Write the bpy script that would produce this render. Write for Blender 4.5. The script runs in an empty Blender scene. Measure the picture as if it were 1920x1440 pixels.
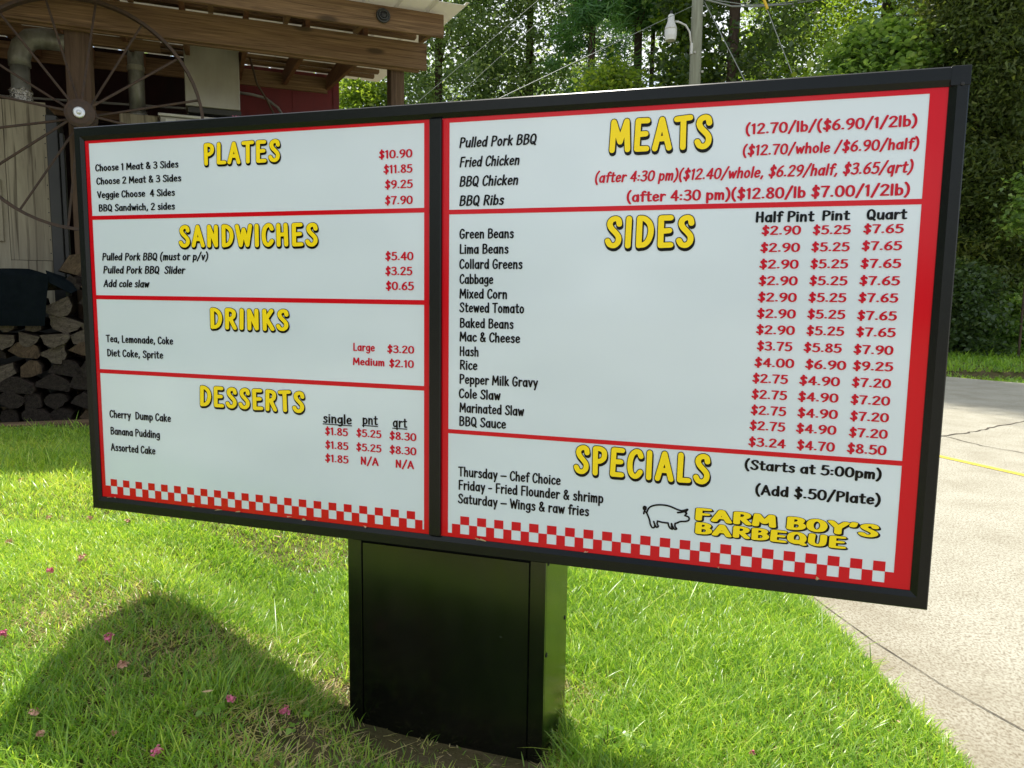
import bpy, bmesh, math, random
import numpy as np
from mathutils import Vector, Matrix
from mathutils.geometry import delaunay_2d_cdt

# ------------------------------------------------------------------ camera, light, exposure
scene = bpy.context.scene
COL = scene.collection
CAM_POS = Vector((0.0, 0.0, 1.40))
RIGHT = Vector((0.99990, 0.00160, 0.01389)).normalized()
FWD = Vector((0.0, 0.99341, -0.11461))
FWD = (FWD - RIGHT * FWD.dot(RIGHT)).normalized()
UP = RIGHT.cross(FWD)
cam_data = bpy.data.cameras.new("camera")
cam = bpy.data.objects.new("camera", cam_data); COL.objects.link(cam)
cam_data.sensor_fit = 'HORIZONTAL'; cam_data.sensor_width = 36.0; cam_data.lens = 26.21
cam_data.clip_start = 0.05; cam_data.clip_end = 1000.0
cam.matrix_world = Matrix(((RIGHT.x, UP.x, -FWD.x, CAM_POS.x), (RIGHT.y, UP.y, -FWD.y, CAM_POS.y),
                           (RIGHT.z, UP.z, -FWD.z, CAM_POS.z), (0, 0, 0, 1)))
scene.camera = cam

SUN_ELEV, SUN_AZ = math.radians(65.5), math.radians(-9.7)      # azimuth from +Y towards +X
sd = Vector((math.sin(SUN_AZ) * math.cos(SUN_ELEV), math.cos(SUN_AZ) * math.cos(SUN_ELEV), math.sin(SUN_ELEV)))
sun_data = bpy.data.lights.new("sun", 'SUN'); sun = bpy.data.objects.new("sun", sun_data); COL.objects.link(sun)
sun_data.energy = 4.6; sun_data.angle = math.radians(0.53); sun_data.color = (1.0, 0.95, 0.86)
sun.rotation_euler = (-sd).to_track_quat('-Z', 'Y').to_euler(); sun.location = (0, 0, 30)

world = bpy.data.worlds.new("World"); scene.world = world; world.use_nodes = True
wn, wl = world.node_tree.nodes, world.node_tree.links
sky = wn.new('ShaderNodeTexSky'); sky.sky_type = 'NISHITA'; sky.sun_disc = False
sky.sun_elevation = SUN_ELEV; sky.sun_rotation = SUN_AZ
sky.air_density = 1.0; sky.dust_density = 2.5; sky.ozone_density = 1.0
tcw = wn.new('ShaderNodeTexCoord'); cl = wn.new('ShaderNodeTexNoise'); cl.inputs['Scale'].default_value = 2.6; cl.inputs['Detail'].default_value = 7.0; cl.inputs['Roughness'].default_value = 0.55
mpw = wn.new('ShaderNodeMapping'); mpw.inputs['Scale'].default_value = (1, 1, 2.2); wl.new(tcw.outputs['Generated'], mpw.inputs[0]); wl.new(mpw.outputs[0], cl.inputs['Vector'])
cr = wn.new('ShaderNodeMapRange'); cr.inputs['From Min'].default_value = 0.44; cr.inputs['From Max'].default_value = 0.56; wl.new(cl.outputs[0], cr.inputs['Value'])
cm = wn.new('ShaderNodeMix'); cm.data_type = 'RGBA'; wl.new(cr.outputs[0], cm.inputs[0]); wl.new(sky.outputs[0], cm.inputs[6]); cm.inputs[7].default_value = (7.2, 7.5, 7.7, 1)   # broken cloud
wl.new(cm.outputs[2], wn['Background'].inputs[0]); wn['Background'].inputs[1].default_value = 0.15

scene.view_settings.view_transform = 'Standard'; scene.view_settings.look = 'None'
scene.view_settings.exposure = 0.27; scene.view_settings.gamma = 1.0
scene.cycles.max_bounces = 8; scene.cycles.diffuse_bounces = 4; scene.cycles.transmission_bounces = 6
scene.cycles.caustics_reflective = False; scene.cycles.caustics_refractive = False

rng = np.random.default_rng(7); random.seed(7)
PI = math.pi

# ------------------------------------------------------------------ materials
def srgb(r, g, b):
    f = lambda c: (c / 255 / 12.92) if c / 255 <= 0.04045 else ((c / 255 + 0.055) / 1.055) ** 2.4
    return (f(r), f(g), f(b), 1.0)
def c4(c): return tuple(c) if len(c) == 4 else (*c, 1.0)

def mat(name, c1, c2=None, scale=(8, 8, 8), rough=0.6, spec=0.5, metal=0.0, detail=5.0, bump=0.0, bscale=None,
        lo=0.3, hi=0.7, c3=None, scale3=(2, 2, 2), lo3=0.55, hi3=0.7, rough2=None, distort=0.0, knots=None):
    m = bpy.data.materials.new(name); m.use_nodes = True
    N, L = m.node_tree.nodes, m.node_tree.links
    p = N['Principled BSDF']
    p.inputs['Roughness'].default_value = rough; p.inputs['Metallic'].default_value = metal
    p.inputs['Specular IOR Level'].default_value = spec
    p.inputs['Base Color'].default_value = c4(c1)
    if c2 is None and not bump: return m
    tc = N.new('ShaderNodeTexCoord')
    def noise(sc, det, dist=0.0):
        mp = N.new('ShaderNodeMapping'); mp.inputs['Scale'].default_value = sc
        L.new(tc.outputs['Object'], mp.inputs[0])
        n = N.new('ShaderNodeTexNoise'); n.inputs['Scale'].default_value = 1.0; n.inputs['Detail'].default_value = det
        n.inputs['Roughness'].default_value = 0.62; n.inputs['Distortion'].default_value = dist
        L.new(mp.outputs[0], n.inputs['Vector']); return n
    def ramp(src, a, b):
        r = N.new('ShaderNodeMapRange'); r.inputs['From Min'].default_value = a; r.inputs['From Max'].default_value = b
        L.new(src, r.inputs['Value']); return r.outputs[0]
    def mix(f, a, b):
        x = N.new('ShaderNodeMix'); x.data_type = 'RGBA'; L.new(f, x.inputs[0])
        for k, v in ((6, a), (7, b)):
            if isinstance(v, tuple): x.inputs[k].default_value = c4(v)
            else: L.new(v, x.inputs[k])
        return x.outputs[2]
    if c2 is not None:
        n = noise(scale, detail, distort); f = ramp(n.outputs[0], lo, hi); col = mix(f, tuple(c1), tuple(c2))
        if c3 is not None:
            n3 = noise(scale3, 4.0, 0.5); col = mix(ramp(n3.outputs[0], lo3, hi3), col, tuple(c3))
        if knots is not None:
            mp = N.new('ShaderNodeMapping'); mp.inputs['Scale'].default_value = knots
            L.new(tc.outputs['Object'], mp.inputs[0])
            v = N.new('ShaderNodeTexVoronoi'); v.inputs['Scale'].default_value = 1.0; L.new(mp.outputs[0], v.inputs['Vector'])
            col = mix(ramp(v.outputs['Distance'], 0.2, 0.1), col, tuple(x * 0.25 for x in c1[:3]) + (1,))
        L.new(col, p.inputs['Base Color'])
        if rough2 is not None:
            r = N.new('ShaderNodeMapRange'); r.inputs['To Min'].default_value = rough; r.inputs['To Max'].default_value = rough2
            L.new(f, r.inputs['Value']); L.new(r.outputs[0], p.inputs['Roughness'])
    if bump:
        n2 = noise(bscale or scale, detail, distort)
        bp = N.new('ShaderNodeBump'); bp.inputs['Strength'].default_value = bump; bp.inputs['Distance'].default_value = 0.02
        L.new(n2.outputs[0], bp.inputs['Height']); L.new(bp.outputs[0], p.inputs['Normal'])
    return m

def leaf_mat(name, cols, trans=0.45, tcol=None, rough=0.45, spec=0.4):
    """cols: list of (pos, rgb) over the per-face tint attribute"""
    m = bpy.data.materials.new(name); m.use_nodes = True
    N, L = m.node_tree.nodes, m.node_tree.links
    p = N['Principled BSDF']; out = N['Material Output']
    at = N.new('ShaderNodeAttribute'); at.attribute_name = 'tint'
    rp = N.new('ShaderNodeValToRGB'); L.new(at.outputs['Fac'], rp.inputs[0])
    e = rp.color_ramp.elements
    while len(e) < len(cols): e.new(0.5)
    for k, (pos, c) in enumerate(cols): e[k].position = pos; e[k].color = c4(c)
    L.new(rp.outputs[0], p.inputs['Base Color']); p.inputs['Roughness'].default_value = rough
    p.inputs['Specular IOR Level'].default_value = spec
    tr = N.new('ShaderNodeBsdfTranslucent')
    g = N.new('ShaderNodeMix'); g.data_type = 'RGBA'; g.blend_type = 'MULTIPLY'; g.inputs[0].default_value = 1.0
    L.new(rp.outputs[0], g.inputs[6]); g.inputs[7].default_value = c4(tcol or (1.5, 1.5, 0.8)); L.new(g.outputs[2], tr.inputs[0])
    ms = N.new('ShaderNodeMixShader'); ms.inputs[0].default_value = trans
    L.new(p.outputs[0], ms.inputs[1]); L.new(tr.outputs[0], ms.inputs[2]); L.new(ms.outputs[0], out.inputs[0])
    return m

M = {}
M['frame'] = mat('black_powder_coat', (0.004, 0.0055, 0.0055), (0.006, 0.008, 0.008), (60, 60, 60), rough=0.26, spec=0.30)
M['cabinet'] = mat('black_sheet_metal', (0.002, 0.003, 0.0025), (0.004, 0.005, 0.0042), (6, 6, 2), rough=0.14, spec=0.75, rough2=0.24, c3=(0.07, 0.07, 0.06), scale3=(38, 38, 30), lo3=0.73, hi3=0.76)
M['panel'] = mat('white_acrylic', (0.80, 0.90, 0.985), (0.73, 0.83, 0.91), (1.3, 1.3, 2.4), rough=0.10, spec=0.6, lo=0.35, hi=0.65, detail=2.0, bump=0.05, bscale=(2.2, 2.2, 3.0))  # broad colour noise imitates soft cloud reflections on the acrylic
def lit(m, k):
    p = m.node_tree.nodes['Principled BSDF']; src = p.inputs['Base Color']
    if src.links: m.node_tree.links.new(src.links[0].from_socket, p.inputs['Emission Color'])
    else: p.inputs['Emission Color'].default_value = src.default_value
    p.inputs['Emission Strength'].default_value = k
M['red'] = mat('red_vinyl', (0.67, 0.002, 0.011), rough=0.12, spec=0.32)
M['red_ink'] = mat('red_ink', (0.58, 0.004, 0.022), rough=0.16, spec=0.25)
M['black_ink'] = mat('black_ink', (0.002, 0.0025, 0.003), rough=0.16, spec=0.2)
M['yellow'] = mat('yellow_ink', (0.98, 0.74, 0.012), rough=0.16, spec=0.25)
for _k, _e in (('panel', 0.025), ('red', 0.05), ('red_ink', 0.05), ('yellow', 0.10)): lit(M[_k], _e)      # the box is a backlit light box
M['screw'] = mat('dark_screw', (0.01, 0.01, 0.01), rough=0.5)
M['wood_x'] = mat('pine_board', (0.27, 0.17, 0.09), (0.075, 0.043, 0.022), (1.3, 48, 48), rough=0.72, spec=0.25, c3=(0.15, 0.085, 0.045),
                  scale3=(0.8, 3, 3), lo3=0.5, hi3=0.75, bump=0.3, distort=1.4, knots=(1.7, 5.5, 5.5))
M['wood_y'] = mat('rafter_board', (0.20, 0.10, 0.045), (0.10, 0.045, 0.02), (26, 1.1, 26), rough=0.75, spec=0.25, bump=0.3, distort=1.0)
M['wood_z'] = mat('post_timber', (0.14, 0.092, 0.058), (0.055, 0.034, 0.022), (22, 22, 1.0), rough=0.8, spec=0.2, bump=0.5, distort=1.2)
M['roof'] = mat('pale_roof_sheet', (0.80, 0.78, 0.72), (0.68, 0.66, 0.60), (6, 2, 6), rough=0.45, spec=0.4)
_n, _l = M['roof'].node_tree.nodes, M['roof'].node_tree.links          # thin translucent roofing
_t = _n.new('ShaderNodeBsdfTranslucent'); _t.inputs[0].default_value = (0.8, 0.78, 0.70, 1); _x = _n.new('ShaderNodeMixShader'); _x.inputs[0].default_value = 0.25
_l.new(_n['Principled BSDF'].outputs[0], _x.inputs[1]); _l.new(_t.outputs[0], _x.inputs[2]); _l.new(_x.outputs[0], _n['Material Output'].inputs[0])
M['painted_shade'] = mat('shade_darkened_board', (0.022, 0.006, 0.007), (0.012, 0.006, 0.006), (5, 5, 2), rough=0.8, spec=0.2)  # red boards darkened in colour to imitate the shaded shed interior
M['barn_red'] = mat('dark_red_paint', (0.15, 0.013, 0.018), (0.11, 0.012, 0.016), (9, 9, 3), rough=0.6)
M['rust'] = mat('rusty_iron', (0.055, 0.042, 0.036), (0.10, 0.06, 0.04), (30, 30, 30), rough=0.75, metal=0.3)
M['galv'] = mat('galvanised_pipe', (0.30, 0.31, 0.29), (0.13, 0.12, 0.10), (9, 9, 5), rough=0.5, metal=0.5, lo=0.35, hi=0.75)
M['steel'] = mat('stainless_sheet', (0.42, 0.41, 0.35), (0.30, 0.285, 0.23), (3, 3, 1.2), rough=0.42, metal=0.55)
M['ply'] = mat('weathered_plywood', (0.40, 0.36, 0.26), (0.27, 0.235, 0.17), (14, 14, 1.0), rough=0.85, spec=0.15, distort=1.6, c3=(0.12, 0.10, 0.07),
               scale3=(26, 26, 0.7), lo3=0.55, hi3=0.66)
M['foil'] = mat('crumpled_foil', (0.7, 0.69, 0.66), (0.4, 0.38, 0.35), (40, 40, 40), rough=0.25, metal=0.9, bump=1.0)
M['dark'] = mat('dark_painted_steel', (0.02, 0.021, 0.02), (0.035, 0.035, 0.03), (5, 5, 3), rough=0.5)
M['green_panel'] = mat('grey_green_paint', (0.14, 0.15, 0.10), (0.10, 0.105, 0.075), (4, 4, 2), rough=0.55)
M['tarp'] = mat('dark_tarpaulin', (0.004, 0.0065, 0.0075), (0.007, 0.010, 0.012), (12, 12, 12), rough=0.7, spec=0.03, bump=0.25, bscale=(20, 20, 20))
M['cable'] = mat('brown_cable', (0.06, 0.035, 0.02), rough=0.6)
M['conduit'] = mat('grey_conduit', (0.35, 0.36, 0.36), rough=0.4, metal=0.6)
M['white_metal'] = mat('white_enamel', (0.7, 0.7, 0.68), (0.55, 0.55, 0.5), (20, 20, 20), rough=0.4)
M['lens'] = mat('ribbed_lens', (0.75, 0.76, 0.72), rough=0.15)
M['pole'] = mat('weathered_pole', (0.34, 0.36, 0.27), (0.20, 0.20, 0.145), (12, 12, 0.9), rough=0.85, spec=0.15, distort=1.0, bump=0.4)
M['wire'] = mat('galvanised_wire', (0.30, 0.32, 0.29), rough=0.5, metal=0.3)
M['guard'] = mat('yellow_guard', (0.75, 0.50, 0.02), rough=0.4)
M['bark'] = mat('tree_bark', (0.12, 0.088, 0.062), (0.05, 0.036, 0.028), (14, 14, 3), rough=0.9, spec=0.1, bump=0.8)
M['bark_pale'] = mat('pale_bark', (0.22, 0.20, 0.16), (0.12, 0.10, 0.08), (14, 14, 2), rough=0.9, spec=0.1, bump=0.8)
M['log_bark'] = mat('log_bark', (0.075, 0.055, 0.042), (0.025, 0.018, 0.014), (22, 6, 22), rough=0.9, spec=0.1, bump=1.0)
M['log_end'] = mat('log_end_grey', (0.16, 0.13, 0.095), (0.04, 0.032, 0.024), (30, 8, 60), rough=0.85, spec=0.1, distort=1.5, bump=0.5)
M['log_end_tan'] = mat('log_end_tan', (0.13, 0.09, 0.055), (0.035, 0.025, 0.016), (50, 8, 22), rough=0.85, spec=0.1, distort=1.5, bump=0.5)
M['log_end_dark'] = mat('log_end_dark', (0.06, 0.048, 0.038), (0.010, 0.008, 0.007), (40, 8, 40), rough=0.9, spec=0.1, distort=2.0, bump=0.8)
M['sill'] = mat('old_sill_timber', (0.26, 0.18, 0.10), (0.14, 0.09, 0.05), (1.0, 16, 16), rough=0.85, spec=0.15)
M['petal'] = mat('pink_petal', (0.80, 0.22, 0.34), (0.62, 0.16, 0.26), (120, 120, 120), rough=0.7)
M['petal_dry'] = mat('faded_petal', (0.74, 0.42, 0.32), (0.55, 0.32, 0.20), (120, 120, 120), rough=0.8)
M['dry_leaf'] = mat('dry_leaf', (0.62, 0.46, 0.26), (0.42, 0.28, 0.14), (60, 60, 60), rough=0.8)
M['yellow_paint'] = mat('yellow_road_paint', (0.72, 0.56, 0.05), (0.52, 0.42, 0.12), (40, 40, 40), rough=0.7, lo=0.5, hi=0.75)
M['joint'] = mat('joint_dirt', (0.055, 0.045, 0.03), (0.09, 0.07, 0.05), (30, 30, 30), rough=0.95)  # dark dirt in the slab joints and cracks
# ground: soil, thatch; concrete
M['soil'] = mat('soil_and_thatch', (0.15, 0.115, 0.055), (0.075, 0.075, 0.028), (5, 5, 5), rough=0.95, spec=0.1, detail=8, bump=0.8, bscale=(60, 60, 60),
                c3=(0.22, 0.165, 0.10), scale3=(3, 3, 3), lo3=0.5, hi3=0.68)
M['concrete'] = mat('worn_concrete', (0.55, 0.53, 0.43), (0.44, 0.415, 0.325), (2.2, 2.2, 2.2), rough=0.9, spec=0.2, detail=12, lo=0.40, hi=0.64,
                    c3=(0.22, 0.185, 0.13), scale3=(110, 70, 110), lo3=0.44, hi3=0.66, bump=0.35, bscale=(200, 200, 200))

def edge_dirt(m):      # soil washed onto the slab along the lawn edge
    N, L = m.node_tree.nodes, m.node_tree.links; p = N['Principled BSDF']; src = p.inputs['Base Color'].links[0].from_socket
    tc = N.new('ShaderNodeTexCoord'); sx = N.new('ShaderNodeSeparateXYZ'); L.new(tc.outputs['Object'], sx.inputs[0])
    mr = N.new('ShaderNodeMapRange'); mr.inputs['From Min'].default_value = 1.35; mr.inputs['From Max'].default_value = 2.15; mr.inputs['To Min'].default_value = 0.75; mr.inputs['To Max'].default_value = 0.0
    L.new(sx.outputs[0], mr.inputs['Value']); nz = N.new('ShaderNodeTexNoise'); nz.inputs['Scale'].default_value = 7; nz.inputs['Detail'].default_value = 9; L.new(tc.outputs['Object'], nz.inputs['Vector'])
    ml = N.new('ShaderNodeMath'); ml.operation = 'MULTIPLY'; L.new(mr.outputs[0], ml.inputs[0]); L.new(nz.outputs[0], ml.inputs[1])
    mx = N.new('ShaderNodeMix'); mx.data_type = 'RGBA'; L.new(ml.outputs[0], mx.inputs[0]); L.new(src, mx.inputs[6]); mx.inputs[7].default_value = (0.20, 0.15, 0.085, 1); L.new(mx.outputs[2], p.inputs['Base Color'])
edge_dirt(M['concrete'])

GRASS = leaf_mat('grass_blade', [(0.0, (0.17, 0.33, 0.045)), (0.35, (0.38, 0.58, 0.08)), (0.72, (0.66, 0.78, 0.14)), (0.86, (0.68, 0.62, 0.26)), (1.0, (0.66, 0.53, 0.34))],
                 trans=0.5, tcol=(1.5, 1.45, 0.75), rough=0.32, spec=0.6)
L_GREY = leaf_mat('grey_green_leaf', [(0, (0.109, 0.175, 0.079)), (0.6, (0.199, 0.282, 0.123)), (1, (0.355, 0.428, 0.187))], trans=0.50, tcol=(1.9, 1.9, 0.9), spec=0.6)
L_YEL = leaf_mat('yellow_green_leaf', [(0, (0.101, 0.168, 0.036)), (0.6, (0.166, 0.252, 0.052)), (1, (0.268, 0.324, 0.075))], trans=0.60, tcol=(2.2, 2.1, 0.7))
L_DARK = leaf_mat('dark_green_leaf', [(0, (0.049, 0.086, 0.035)), (0.7, (0.093, 0.144, 0.052)), (1, (0.183, 0.228, 0.073))], trans=0.45, tcol=(1.9, 2.0, 0.8), spec=0.6)
L_PINE = leaf_mat('pine_needle', [(0, (0.064, 0.157, 0.059)), (0.7, (0.128, 0.256, 0.089)), (1, (0.234, 0.377, 0.113))], trans=0.40, tcol=(1.7, 2.0, 0.8))
L_VINE = leaf_mat('vine_leaf', [(0, (0.123, 0.217, 0.068)), (0.6, (0.229, 0.346, 0.113)), (1, (0.421, 0.514, 0.166))], trans=0.52, tcol=(2.0, 2.0, 0.8), spec=0.6)
L_CEDAR = leaf_mat('cedar_foliage', [(0, (0.058, 0.091, 0.03)), (0.6, (0.109, 0.149, 0.042)), (1, (0.22, 0.244, 0.068))], trans=0.45, tcol=(1.8, 1.8, 0.7))

# ------------------------------------------------------------------ mesh helpers
def link(name, me, parent=None, mats=()):
    for m in mats: me.materials.append(m)
    o = bpy.data.objects.new(name, me); COL.objects.link(o)
    if parent is not None: o.parent = parent
    return o
def tag(o, label=None, cat=None, group=None, kind=None):
    if label: o['label'] = label
    if cat: o['category'] = cat
    if group: o['group'] = group
    if kind: o['kind'] = kind
    return o
def empty(name, loc=(0, 0, 0), rz=0.0, label=None, cat=None, group=None):
    o = bpy.data.objects.new(name, None); COL.objects.link(o); o.empty_display_size = 0.1
    o.location = loc; o.rotation_euler = (0, 0, rz)
    return tag(o, label, cat, group)

class MB:
    def __init__(s): s.v, s.f, s.m = [], [], []
    def add(s, vs, fs, mi=0):
        n = len(s.v); s.v += [tuple(v) for v in vs]; s.f += [tuple(i + n for i in f) for f in fs]; s.m += [mi] * len(fs); return s
    def box(s, a, b, mi=0):
        x0, y0, z0 = (min(a[i], b[i]) for i in range(3)); x1, y1, z1 = (max(a[i], b[i]) for i in range(3))
        return s.add([(x0, y0, z0), (x1, y0, z0), (x1, y1, z0), (x0, y1, z0), (x0, y0, z1), (x1, y0, z1), (x1, y1, z1), (x0, y1, z1)],
                     [(0, 3, 2, 1), (4, 5, 6, 7), (0, 1, 5, 4), (1, 2, 6, 5), (2, 3, 7, 6), (3, 0, 4, 7)], mi)
    def bar(s, p, q, w, h, mi=0):
        """box from p to q; w sideways, h upwards (both centred)"""
        p, q = Vector(p), Vector(q); d = (q - p).normalized()
        side = d.cross(Vector((0, 0, 1)))
        side = Vector((1, 0, 0)) if side.length < 1e-4 else side.normalized()
        up = side.cross(d); vs = []
        for e in (p, q):
            for a, b in ((-1, -1), (1, -1), (1, 1), (-1, 1)): vs.append(e + side * (a * w / 2) + up * (b * h / 2))
        return s.add(vs, [(0, 1, 2, 3), (7, 6, 5, 4), (0, 4, 5, 1), (1, 5, 6, 2), (2, 6, 7, 3), (3, 7, 4, 0)], mi)
    def tube(s, path, r, n=8, mi=0, cap=True):
        path = [Vector(p) for p in path]; k = len(path); rr = r if isinstance(r, (list, tuple)) else [r] * k
        base = len(s.v); prev = None
        for i, p in enumerate(path):
            d = (path[min(i + 1, k - 1)] - path[max(i - 1, 0)]).normalized()
            if prev is None: side = d.orthogonal().normalized()
            else:
                side = prev - d * prev.dot(d); side = side.normalized() if side.length > 1e-5 else d.orthogonal().normalized()
            prev = side; up = d.cross(side)
            for j in range(n):
                a = 2 * PI * j / n; s.v.append(tuple(p + (side * math.cos(a) + up * math.sin(a)) * rr[i]))
        for i in range(k - 1):
            for j in range(n):
                a, b = base + i * n + j, base + i * n + (j + 1) % n
                s.f.append((a, b, b + n, a + n)); s.m.append(mi)
        if cap:
            s.f.append(tuple(base + j for j in range(n))[::-1]); s.m.append(mi)
            s.f.append(tuple(base + (k - 1) * n + j for j in range(n))); s.m.append(mi)
        return s
    def lathe(s, c, prof, n=20, mi=0, axis='z'):
        """prof: [(radius, height)...] round the axis through c"""
        base = len(s.v)
        for r, h in prof:
            for j in range(n):
                a = 2 * PI * j / n; x, y = r * math.cos(a), r * math.sin(a)
                s.v.append({'z': (c[0] + x, c[1] + y, c[2] + h), 'y': (c[0] + x, c[1] + h, c[2] + y), 'x': (c[0] + h, c[1] + x, c[2] + y)}[axis])
        for i in range(len(prof) - 1):
            for j in range(n):
                a, b = base + i * n + j, base + i * n + (j + 1) % n
                s.f.append((a, b, b + n, a + n)); s.m.append(mi)
        s.f.append(tuple(base + j for j in range(n))[::-1]); s.m.append(mi)
        s.f.append(tuple(base + (len(prof) - 1) * n + j for j in range(n))); s.m.append(mi)
        return s
    def prism(s, poly, y0, y1, mi=0, mi_cap=None):
        """polygon in x,z extruded along y"""
        n = len(poly); vs = [(x, y0, z) for x, z in poly] + [(x, y1, z) for x, z in poly]
        s.add(vs, [(i, (i + 1) % n, n + (i + 1) % n, n + i) for i in range(n)], mi)
        k = len(s.v) - 2 * n
        s.f += [tuple(k + i for i in range(n))[::-1], tuple(k + n + i for i in range(n))]; s.m += [mi if mi_cap is None else mi_cap] * 2
        return s
    def build(s, name, mats, parent=None, bevel=0.0, smooth=False, fix=True):
        me = bpy.data.meshes.new(name); bm = bmesh.new()
        vs = [bm.verts.new(v) for v in s.v]
        for f, mi in zip(s.f, s.m):
            try: bf = bm.faces.new([vs[i] for i in f])
            except ValueError: continue
            bf.material_index = mi; bf.smooth = smooth
        if fix: bmesh.ops.recalc_face_normals(bm, faces=bm.faces)
        if bevel:
            bmesh.ops.bevel(bm, geom=[e for e in bm.edges if len(e.link_faces) == 2 and e.calc_face_angle(0) > 0.5], offset=bevel, segments=1, affect='EDGES', profile=0.5)
        bm.to_mesh(me); bm.free()
        return link(name, me, parent, mats if isinstance(mats, (list, tuple)) else [mats])

def mesh_np(name, verts, faces_list, mats, parent=None, tint=None, smooth=False):
    """verts (N,3); faces_list: list of (M,k) arrays; tint: per-face values"""
    me = bpy.data.meshes.new(name)
    me.vertices.add(len(verts)); me.vertices.foreach_set('co', np.ascontiguousarray(verts, dtype=np.float32).ravel())
    loops = np.concatenate([f.ravel() for f in faces_list]).astype(np.int32)
    tot = np.concatenate([np.full(len(f), f.shape[1]) for f in faces_list]); start = np.concatenate([[0], np.cumsum(tot)[:-1]]).astype(np.int32)
    me.loops.add(len(loops)); me.loops.foreach_set('vertex_index', loops)
    me.polygons.add(len(tot)); me.polygons.foreach_set('loop_start', start)
    me.update(calc_edges=True)
    if smooth: me.polygons.foreach_set('use_smooth', np.ones(len(tot), dtype=bool))
    if tint is not None:
        a = me.attributes.new('tint', 'FLOAT', 'FACE'); a.data.foreach_set('value', np.asarray(tint, dtype=np.float32))
    return link(name, me, parent, mats if isinstance(mats, (list, tuple)) else [mats])

def smooth01(t): t = np.clip(t, 0, 1); return t * t * (3 - 2 * t)

# ------------------------------------------------------------------ terrain
EDGE_X = 1.405                                             # lawn / driveway edge
def height(x, y):
    x, y = np.asarray(x, float), np.asarray(y, float)
    q = (-0.527 - x) * 0.8355 - (np.minimum(y, 3.2) - 2.5) * 0.5495
    s1 = smooth01(q / 0.571)
    h = 0.243 * s1 * smooth01((y - 0.6) / 1.58) + 0.03 * s1 * smooth01((y - 3.2) / 2.5)
    h = h + 0.45 * smooth01((y - 12.8) / 6.5)
    h = h + 0.012 * np.sin(x * 2.1 + 1.3) * np.sin(y * 1.7) * (y < 12)
    drive = smooth01((x - EDGE_X + 0.02) / 0.06)
    near = smooth01((0.45 - y) / 0.1)
    return np.where(y < 14.6, h * (1 - np.maximum(drive, near)) - 0.05 * np.maximum(drive, near), h)
def hz(x, y): return float(height(x, y))

xs = np.concatenate([np.linspace(-140, -8, 24), np.arange(-7.8, 1.2, 0.12), np.arange(1.2, 1.6, 0.02), np.arange(1.7, 16, 0.4), np.linspace(17, 160, 26)])
ys = np.concatenate([np.linspace(-90, -2, 14), np.arange(-1.6, 0.2, 0.2), np.arange(0.2, 0.7, 0.03), np.arange(0.75, 7, 0.12), np.arange(7.2, 21, 0.4), np.linspace(22, 260, 26)])
gx, gy = np.meshgrid(xs, ys); gv = np.stack([gx, gy, height(gx, gy)], -1).reshape(-1, 3)
nx, ny = len(xs), len(ys); ii = np.arange((ny - 1) * (nx - 1)); r_, c_ = ii // (nx - 1), ii % (nx - 1)
k0 = r_ * nx + c_
ground = mesh_np('ground', gv, [np.stack([k0, k0 + 1, k0 + nx + 1, k0 + nx], 1)], M['soil'], smooth=True)
tag(ground, kind='structure')

# driveway slab: runs along the lawn edge, its far side curving off to the right, and wraps round behind the viewer
dv = [(EDGE_X, 0.5), (EDGE_X + 0.02, 1.4), (EDGE_X - 0.005, 2.1), (EDGE_X + 0.01, 2.9), (EDGE_X + 0.012, 3.6), (EDGE_X + 0.02, 5.0), (1.6, 8.0), (2.6, 12.0), (4.2, 13.9), (6.3, 14.6),
      (8.45, 14.43), (8.84, 13.85), (9.4, 13.2), (11, 12.3), (15, 11.2), (24, 10.2), (60, 9.0), (60, -40), (-60, -40), (-60, 0.3), (-4, 0.35), (-1, 0.45)]
bm = bmesh.new(); top = [bm.verts.new((x, y, 0.0)) for x, y in dv]; bot = [bm.verts.new((x, y, -0.12)) for x, y in dv]
bm.faces.new(top); n = len(dv)
for i in range(n): bm.faces.new((top[i], bot[i], bot[(i + 1) % n], top[(i + 1) % n]))
bmesh.ops.recalc_face_normals(bm, faces=bm.faces); bmesh.ops.triangulate(bm, faces=[f for f in bm.faces if len(f.verts) > 4])
me = bpy.data.meshes.new('driveway'); bm.to_mesh(me); bm.free()
drive = tag(link('driveway', me, None, [M['concrete']]), kind='structure')
def strip(name, pts, w, m, parent, z=0.004, jit=0.0):
    mb = MB(); vs = []
    P = []
    for i in range(len(pts) - 1):
        a, b = Vector((*pts[i], 0)), Vector((*pts[i + 1], 0)); k = max(1, int((b - a).length / 0.08)) if jit else 1
        P += [a.lerp(b, t / k) for t in range(k)]
    P.append(Vector((*pts[-1], 0)))
    for i, p in enumerate(P):
        d = (P[min(i + 1, len(P) - 1)] - P[max(i - 1, 0)]).normalized(); s = Vector((-d.y, d.x, 0))
        p = p + s * random.uniform(-jit, jit); ww = w * random.uniform(0.6, 1.4) if jit else w
        vs += [p + s * ww / 2 + Vector((0, 0, z)), p - s * ww / 2 + Vector((0, 0, z))]
    mb.add(vs, [(2 * i, 2 * i + 1, 2 * i + 3, 2 * i + 2) for i in range(len(P) - 1)])
    return mb.build(name, m, parent)
strip('expansion_joint', [(1.43, 3.55), (1.52, 2.96), (1.60, 2.62), (1.71, 2.32), (1.98, 1.55), (2.3, 0.5)], 0.0045, M['joint'], drive, jit=0.002)
strip('crack', [(4.2, 7.62), (4.58, 7.84), (5.0, 8.06), (6.25, 8.98), (8.2, 10.2)], 0.022, M['joint'], drive, jit=0.02)
strip('crack', [(4.3, 8.0), (4.61, 7.84), (4.69, 7.32), (4.88, 6.98), (5.2, 6.4), (5.6, 5.2)], 0.012, M['joint'], drive, jit=0.012)
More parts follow.
